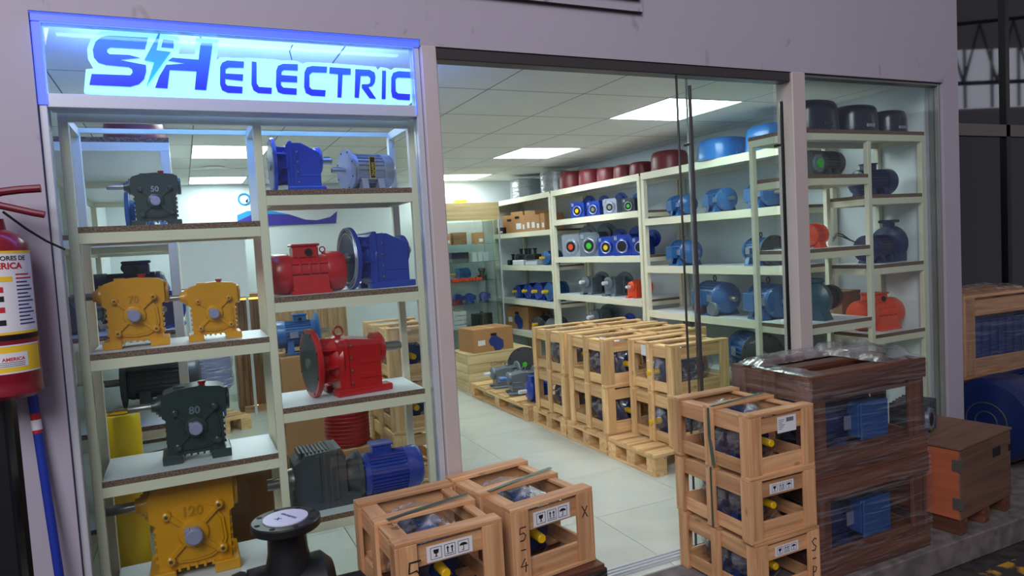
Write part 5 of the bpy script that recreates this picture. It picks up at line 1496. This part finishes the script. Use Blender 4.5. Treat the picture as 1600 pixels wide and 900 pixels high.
# plywood case on skids
pc = thing('plywood_case', 'reddish plywood case with a hand hole and metal corners on the step', 'crate', (3.36,2.235,0.0), 8)
MB().cbox(-.255,.255,-.195,.195,.07,.40,.003).build('case_body', m_plyshade, pc, 0)
plank('side_panel', pc, -.259,-.255,-.19,.19,.075,.396, m_ply)  # side towards the light given the brighter plywood tone
plank('front_panel', pc, -.25,.25,-.199,-.195,.075,.396, m_plyshade)
plank('lid', pc, -.262,.262,-.202,.202,.40,.412, m_plyshade)
MB().cbox(.06,.14,-.2005,-.198,.30,.345,.0008).build('hand_hole', m_ink, pc, 0)
for z in (.12,.30):
    MB().box(-.2605,-.242,-.2012,-.1985,z,z+.055).box(-.2612,-.2590,-.200,-.165,z,z+.055).build('corner_plate', m_steel, pc, 0)
MB().box(.228,.2562,-.2012,-.1985,.30,.33).build('corner_plate', m_blackmetal, pc, 0)
for x in (-.25,-.03,.19): plank('skid', pc, x,x+.06,-.195,.195,.0,.069, m_redwood)
# grey cast housing on the case
r = thing('cast_housing', 'grey cast metal housing with round bore resting behind the wrapped crate', 'casting', (3.25,2.31,.4125), 20)
b = MB().cbox(-.10,.10,-.07,.07,0,.14,.01)
for k in range(5): b.cbox(-.108+.05*k,-.09+.05*k,-.078,.078,.0,.15,.003)
b.build('housing', m_dgrey, r, 0)
MB().lathe([(-.088,.03),(-.088,.055),(-.07,.06)],'y',(-.02,0,.07),22).build('bore_ring', m_grey, r)
MB().cyl(.032,-.0895,-.07,'y',(-.02,0,.07),20).build('bore', m_ink, r)
bolts(r,[(-.02+.048*math.cos(k*1.05),-.088,.07+.048*math.sin(k*1.05)) for k in range(6)],.006,-.004,'y')
# big blue motor lying outside
bm = motor('huge navy blue ribbed motor lying on the ground right of the shop', (4.62,2.52,-.002), 3, 0.95,0.245, m_navy, tb=None, feet=True, fins=44, shaft_len=.1, plate=True)
# wrapped pine crate beyond
wc = crate('film wrapped pine crate with blue load by the dark glass shop', (4.92,3.02,0.42), -3, 0.86,0.44,0.54, m_crate, .09,.018, None, 'wrapped_crate')
film_box(wc, -.435,.435,-.225,.225,.01,.53, 21, 12, 9, .006)
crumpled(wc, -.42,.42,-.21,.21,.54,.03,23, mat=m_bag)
r = thing('blue_load', 'blue machine load inside the far film wrapped pine crate', 'machine', (4.92,3.02,.44), -3)
MB().cbox(-.34,.36,-.15,.15,.0,.36,.02).build('casing', m_crmotor, r, 0)
for k in range(9): MB().cbox(-.32+.08*k,-.30+.08*k,-.16,-.15,.03,.33,.002).build('rib', m_crmotor, r, 0)
pallet('tall stacked pallet base under the far film wrapped pine crate', (4.92,3.02,-.002), -3, 0.86,0.44, m_redwood, .42)

# ================================================================== OUTSIDE LEFT: EXTINGUISHER, POLE, PUMP
ex_ = thing('fire_extinguisher', 'red fire extinguisher with printed labels hanging at the left wall edge', 'fire extinguisher', (-0.470,2.392,1.105))
R_ = .084
MB().lathe([(0,.070),(.012,R_),(.03,R_),(.035,R_*.985),(.05,R_),(.40,R_),(.43,R_*.94),(.455,R_*.72),(.47,.032),(.50,.028)],'z',n=40).build('cylinder', m_ext, ex_)
def wrap_patch(name, a0, a1, z0, z1, rr, mat, parent, n=18):
    return MB().lathe([(z0,rr),(z1,rr)],'z',n=n,a0=RAD(a0),a1=RAD(a1),cap=False).build(name, mat, parent)
def wrap_text(name, s, size, ang, z, mat, parent, rr, bold=.0004):
    me = text_mesh(s, size, .0, bold)
    me.materials.clear(); me.materials.append(mat)
    for v in me.vertices:
        t = RAD(ang)+v.co.x/rr
        v.co = Vector((rr*math.cos(t), rr*math.sin(t), z+v.co.y))
    return link(name, me, parent)
LA = -70
l1 = wrap_patch('instruction_label', LA-62, LA+62, .185,.405, R_+.0006, m_white, ex_)
wrap_patch('label_border', LA-63, LA+63, .180,.187, R_+.0009, m_yink, l1); wrap_patch('label_border', LA-63, LA+63, .402,.409, R_+.0009, m_yink, l1)
wrap_text('label_lettering', 'EXTINTORES DE', .017, LA, .388, m_ink, l1, R_+.0012)
wrap_text('label_lettering', 'AMERICA', .0235, LA, .367, m_redink, l1, R_+.0012, .0008)
wrap_patch('yellow_bar', LA-50, LA+14, .325,.339, R_+.0010, m_yink, l1)
wrap_patch('red_bar', LA-50, LA-22, .344,.354, R_+.0010, m_redink, l1)
for k, z in enumerate((.305,.28,.25,.215)):
    wrap_patch('pictogram', LA-22, LA-2, z-.009,z+.006, R_+.0010, m_redink if k % 2 == 0 else m_ink, l1, 6)
    wrap_patch('pictogram', LA-48, LA-34, z-.007,z+.004, R_+.0010, m_redink, l1, 6)
for k in range(14): wrap_patch('text_line', LA+20, LA+54-(k % 3)*6, .205+.0105*k,.209+.0105*k, R_+.0010, m_blueink if k not in (12,13) else m_redink, l1, 6)
MB().lathe([(.165,R_+.0015),(.178,R_+.0015)],'z',n=40,cap=False).build('band', m_blackmetal, ex_)
l2 = wrap_patch('maker_label', LA-60, LA+58, .075,.150, R_+.0006, m_yink, ex_)
wrap_patch('label_field', LA-34, LA+28, .090,.130, R_+.0010, m_white, l2)
wrap_text('label_lettering', 'AMERICA', .013, LA+4, .112, m_redink, l2, R_+.0014, .0004)
for k in range(3): wrap_patch('text_line', LA-28, LA+22, .093+.005*k,.0945+.005*k, R_+.0014, m_ink, l2, 6)
wrap_patch('label_edge', LA-60, LA+58, .148,.152, R_+.0010, m_white, l2); wrap_patch('label_edge', LA-60, LA+58, .073,.077, R_+.0010, m_white, l2)
MB().lathe([(.50,.02),(.545,.02),(.55,.012)],'z',n=16).cyl(.012,-.03,.03,'y',(0,0,.53),12).build('valve', m_chrome, ex_)
MB().cyl(.017,-.05,-.02,'y',(-.005,0,.515),18).build('gauge', m_chrome, ex_)
MB().tube([(-.03,0,.555),(.03,-.005,.575),(.075,-.01,.580),(.125,-.01,.583)],0.0115,10).build('lever', m_lever, ex_)
MB().tube([(0,0,.545),(.05,-.005,.53),(.10,-.01,.515),(.128,-.01,.508)],0.0105,10).build('grip', m_lever, ex_)
MB().tube([(.03,-.01,.52),(.08,.0,.47),(.12,.03,.435),(.155,.09,.41)],.0035,7).build('tie_cord', m_black, ex_)
MB().cbox(-.02,.012,.075,.108,.16,.185,.002).cbox(-.01,.012,.06,.108,.43,.46,.002).build('bracket', m_blackmetal, ex_, 0)

r = thing('mop_pole', 'slim blue ribbed pole leaning against the left wall under the extinguisher', 'pole', (-0.372,2.40,-.001))
MB().tube([(0,0,0.0),(-.062,.088,1.115)],.0125,14).build('shaft', m_polblue, r)
MB().tube([(-.0540,.0767,.975),(-.0578,.082,1.035)],.0130,14).build('sticker', m_redink, r)
MB().tube([(-.0545,.0774,.985),(-.0565,.0802,1.015)],.0133,14).build('sticker_field', m_white, r)
MB().lathe([(0,.016),(.05,.015)],'z',n=14).build('foot_cap', m_black, r)
r = thing('dark_post', 'black rough post standing at the far left edge beside the wall', 'post', (-0.56,2.52,-.12))
MB().cbox(-.06,.06,-.05,.05,0,1.25,.006).build('beam', m_black, r, 0)
MB().cbox(-.10,.10,-.08,.08,0,.03,.004).build('base_plate', m_black, r, 0)

# black flanged pump in front of the window
pu = thing('flanged_pump', 'black flanged pump with white disc sticker standing outside the left window', 'pump', (0.228,2.235,-.001))
zt = .652
fp = MB().lathe([(zt-.028,.045),(zt-.028,.100),(zt-.024,.104),(zt-.004,.104),(zt,.100),(zt,.02)],'z',n=40).build('top_flange', m_black, pu)
bolts(fp,[(.087*math.cos(k*math.pi/4+.2),.087*math.sin(k*math.pi/4+.2),zt-.0005) for k in range(8)],.0095,.0015,'z',m_ink,'bolt_hole')
stk = MB().cyl(.067,zt,zt+.004,'z',n=36).build('sticker_disc', paint('white_disc',(214,216,236),.45,var=.02), pu)
lettering('sticker_lettering','GRUNDFOS',.014,m_blueink,stk,(.010,.004,zt+.0045),(0,0,RAD(-62)))
b = MB()
for a in (45,-45): b.cbox(-.011,.011,-.002,.002,zt+.0042,zt+.0048,.0001,0,Matrix.Translation((-.022,-.004,0)) @ Matrix.Rotation(RAD(a-62),4,'Z'))
b.build('sticker_mark', m_blueink, stk, 0)
MB().lathe([(zt-.17,.075),(zt-.10,.060),(zt-.05,.058),(zt-.028,.070)],'z',n=30).build('neck', m_black, pu)
MB().lathe([(-.13,.07),(-.12,.10),(.10,.11),(.13,.08)],'x',(0,0,zt-.24),30).build('casing', m_black, pu)
fs_ = MB().lathe([(-.165,.06),(-.165,.095),(-.14,.10),(-.125,.095)],'x',(0,0,zt-.24),30).build('side_flange', m_black, pu)
bolts(fs_,[(-.165,.08*math.cos(k*math.pi/4),zt-.24+.08*math.sin(k*math.pi/4)) for k in range(8)],.011,-.014,'x',m_black)
MB().lathe([(0,.13),(.02,.13),(.03,.09),(zt-.30,.085)],'z',n=26).build('pedestal', m_black, pu)
MB().lathe([(.10,.06),(.12,.075),(.22,.075),(.24,.05)],'x',(0,0,zt-.30),24).build('bearing_frame', m_black, pu)

# ================================================================== THE HALL ROOF SEEN IN THE DARK GLASS
hr = thing('roof_truss', 'steel lattice roof truss of the hall, seen mirrored in the dark glass', 'roof truss', (19.0,-6.0,5.2), 20)
for z, rr in ((0,.06),(1.1,.06)): MB().tube([(-7,0,z),(7,0,z+(.9 if z else 0))],rr,6).build('chord', m_blackmetal, hr)
for k in range(14):
    x = -7+k
    zt_ = 1.1+.9*(x+7)/14
    MB().tube([(x,0,0),(x+.5,0,zt_),(x+1,0,0)],.04,6).build('web_bar', m_blackmetal, hr)
sk_ = thing('roof_light', 'bright daylight opening in the hall roof, seen mirrored in the dark glass', 'skylight', (23.2,-7.0,4.9), 20)
MB().box(-2.6,3.0,-.05,.05,.0,1.8).build('translucent_sheet', emit('daylight_sheet',(235,240,255),1.6), sk_, 0)
for k in range(7): MB().box(-2.6+.9*k,-2.54+.9*k,.05,.12,0,1.8).build('glazing_bar', m_blackmetal, sk_, 0)
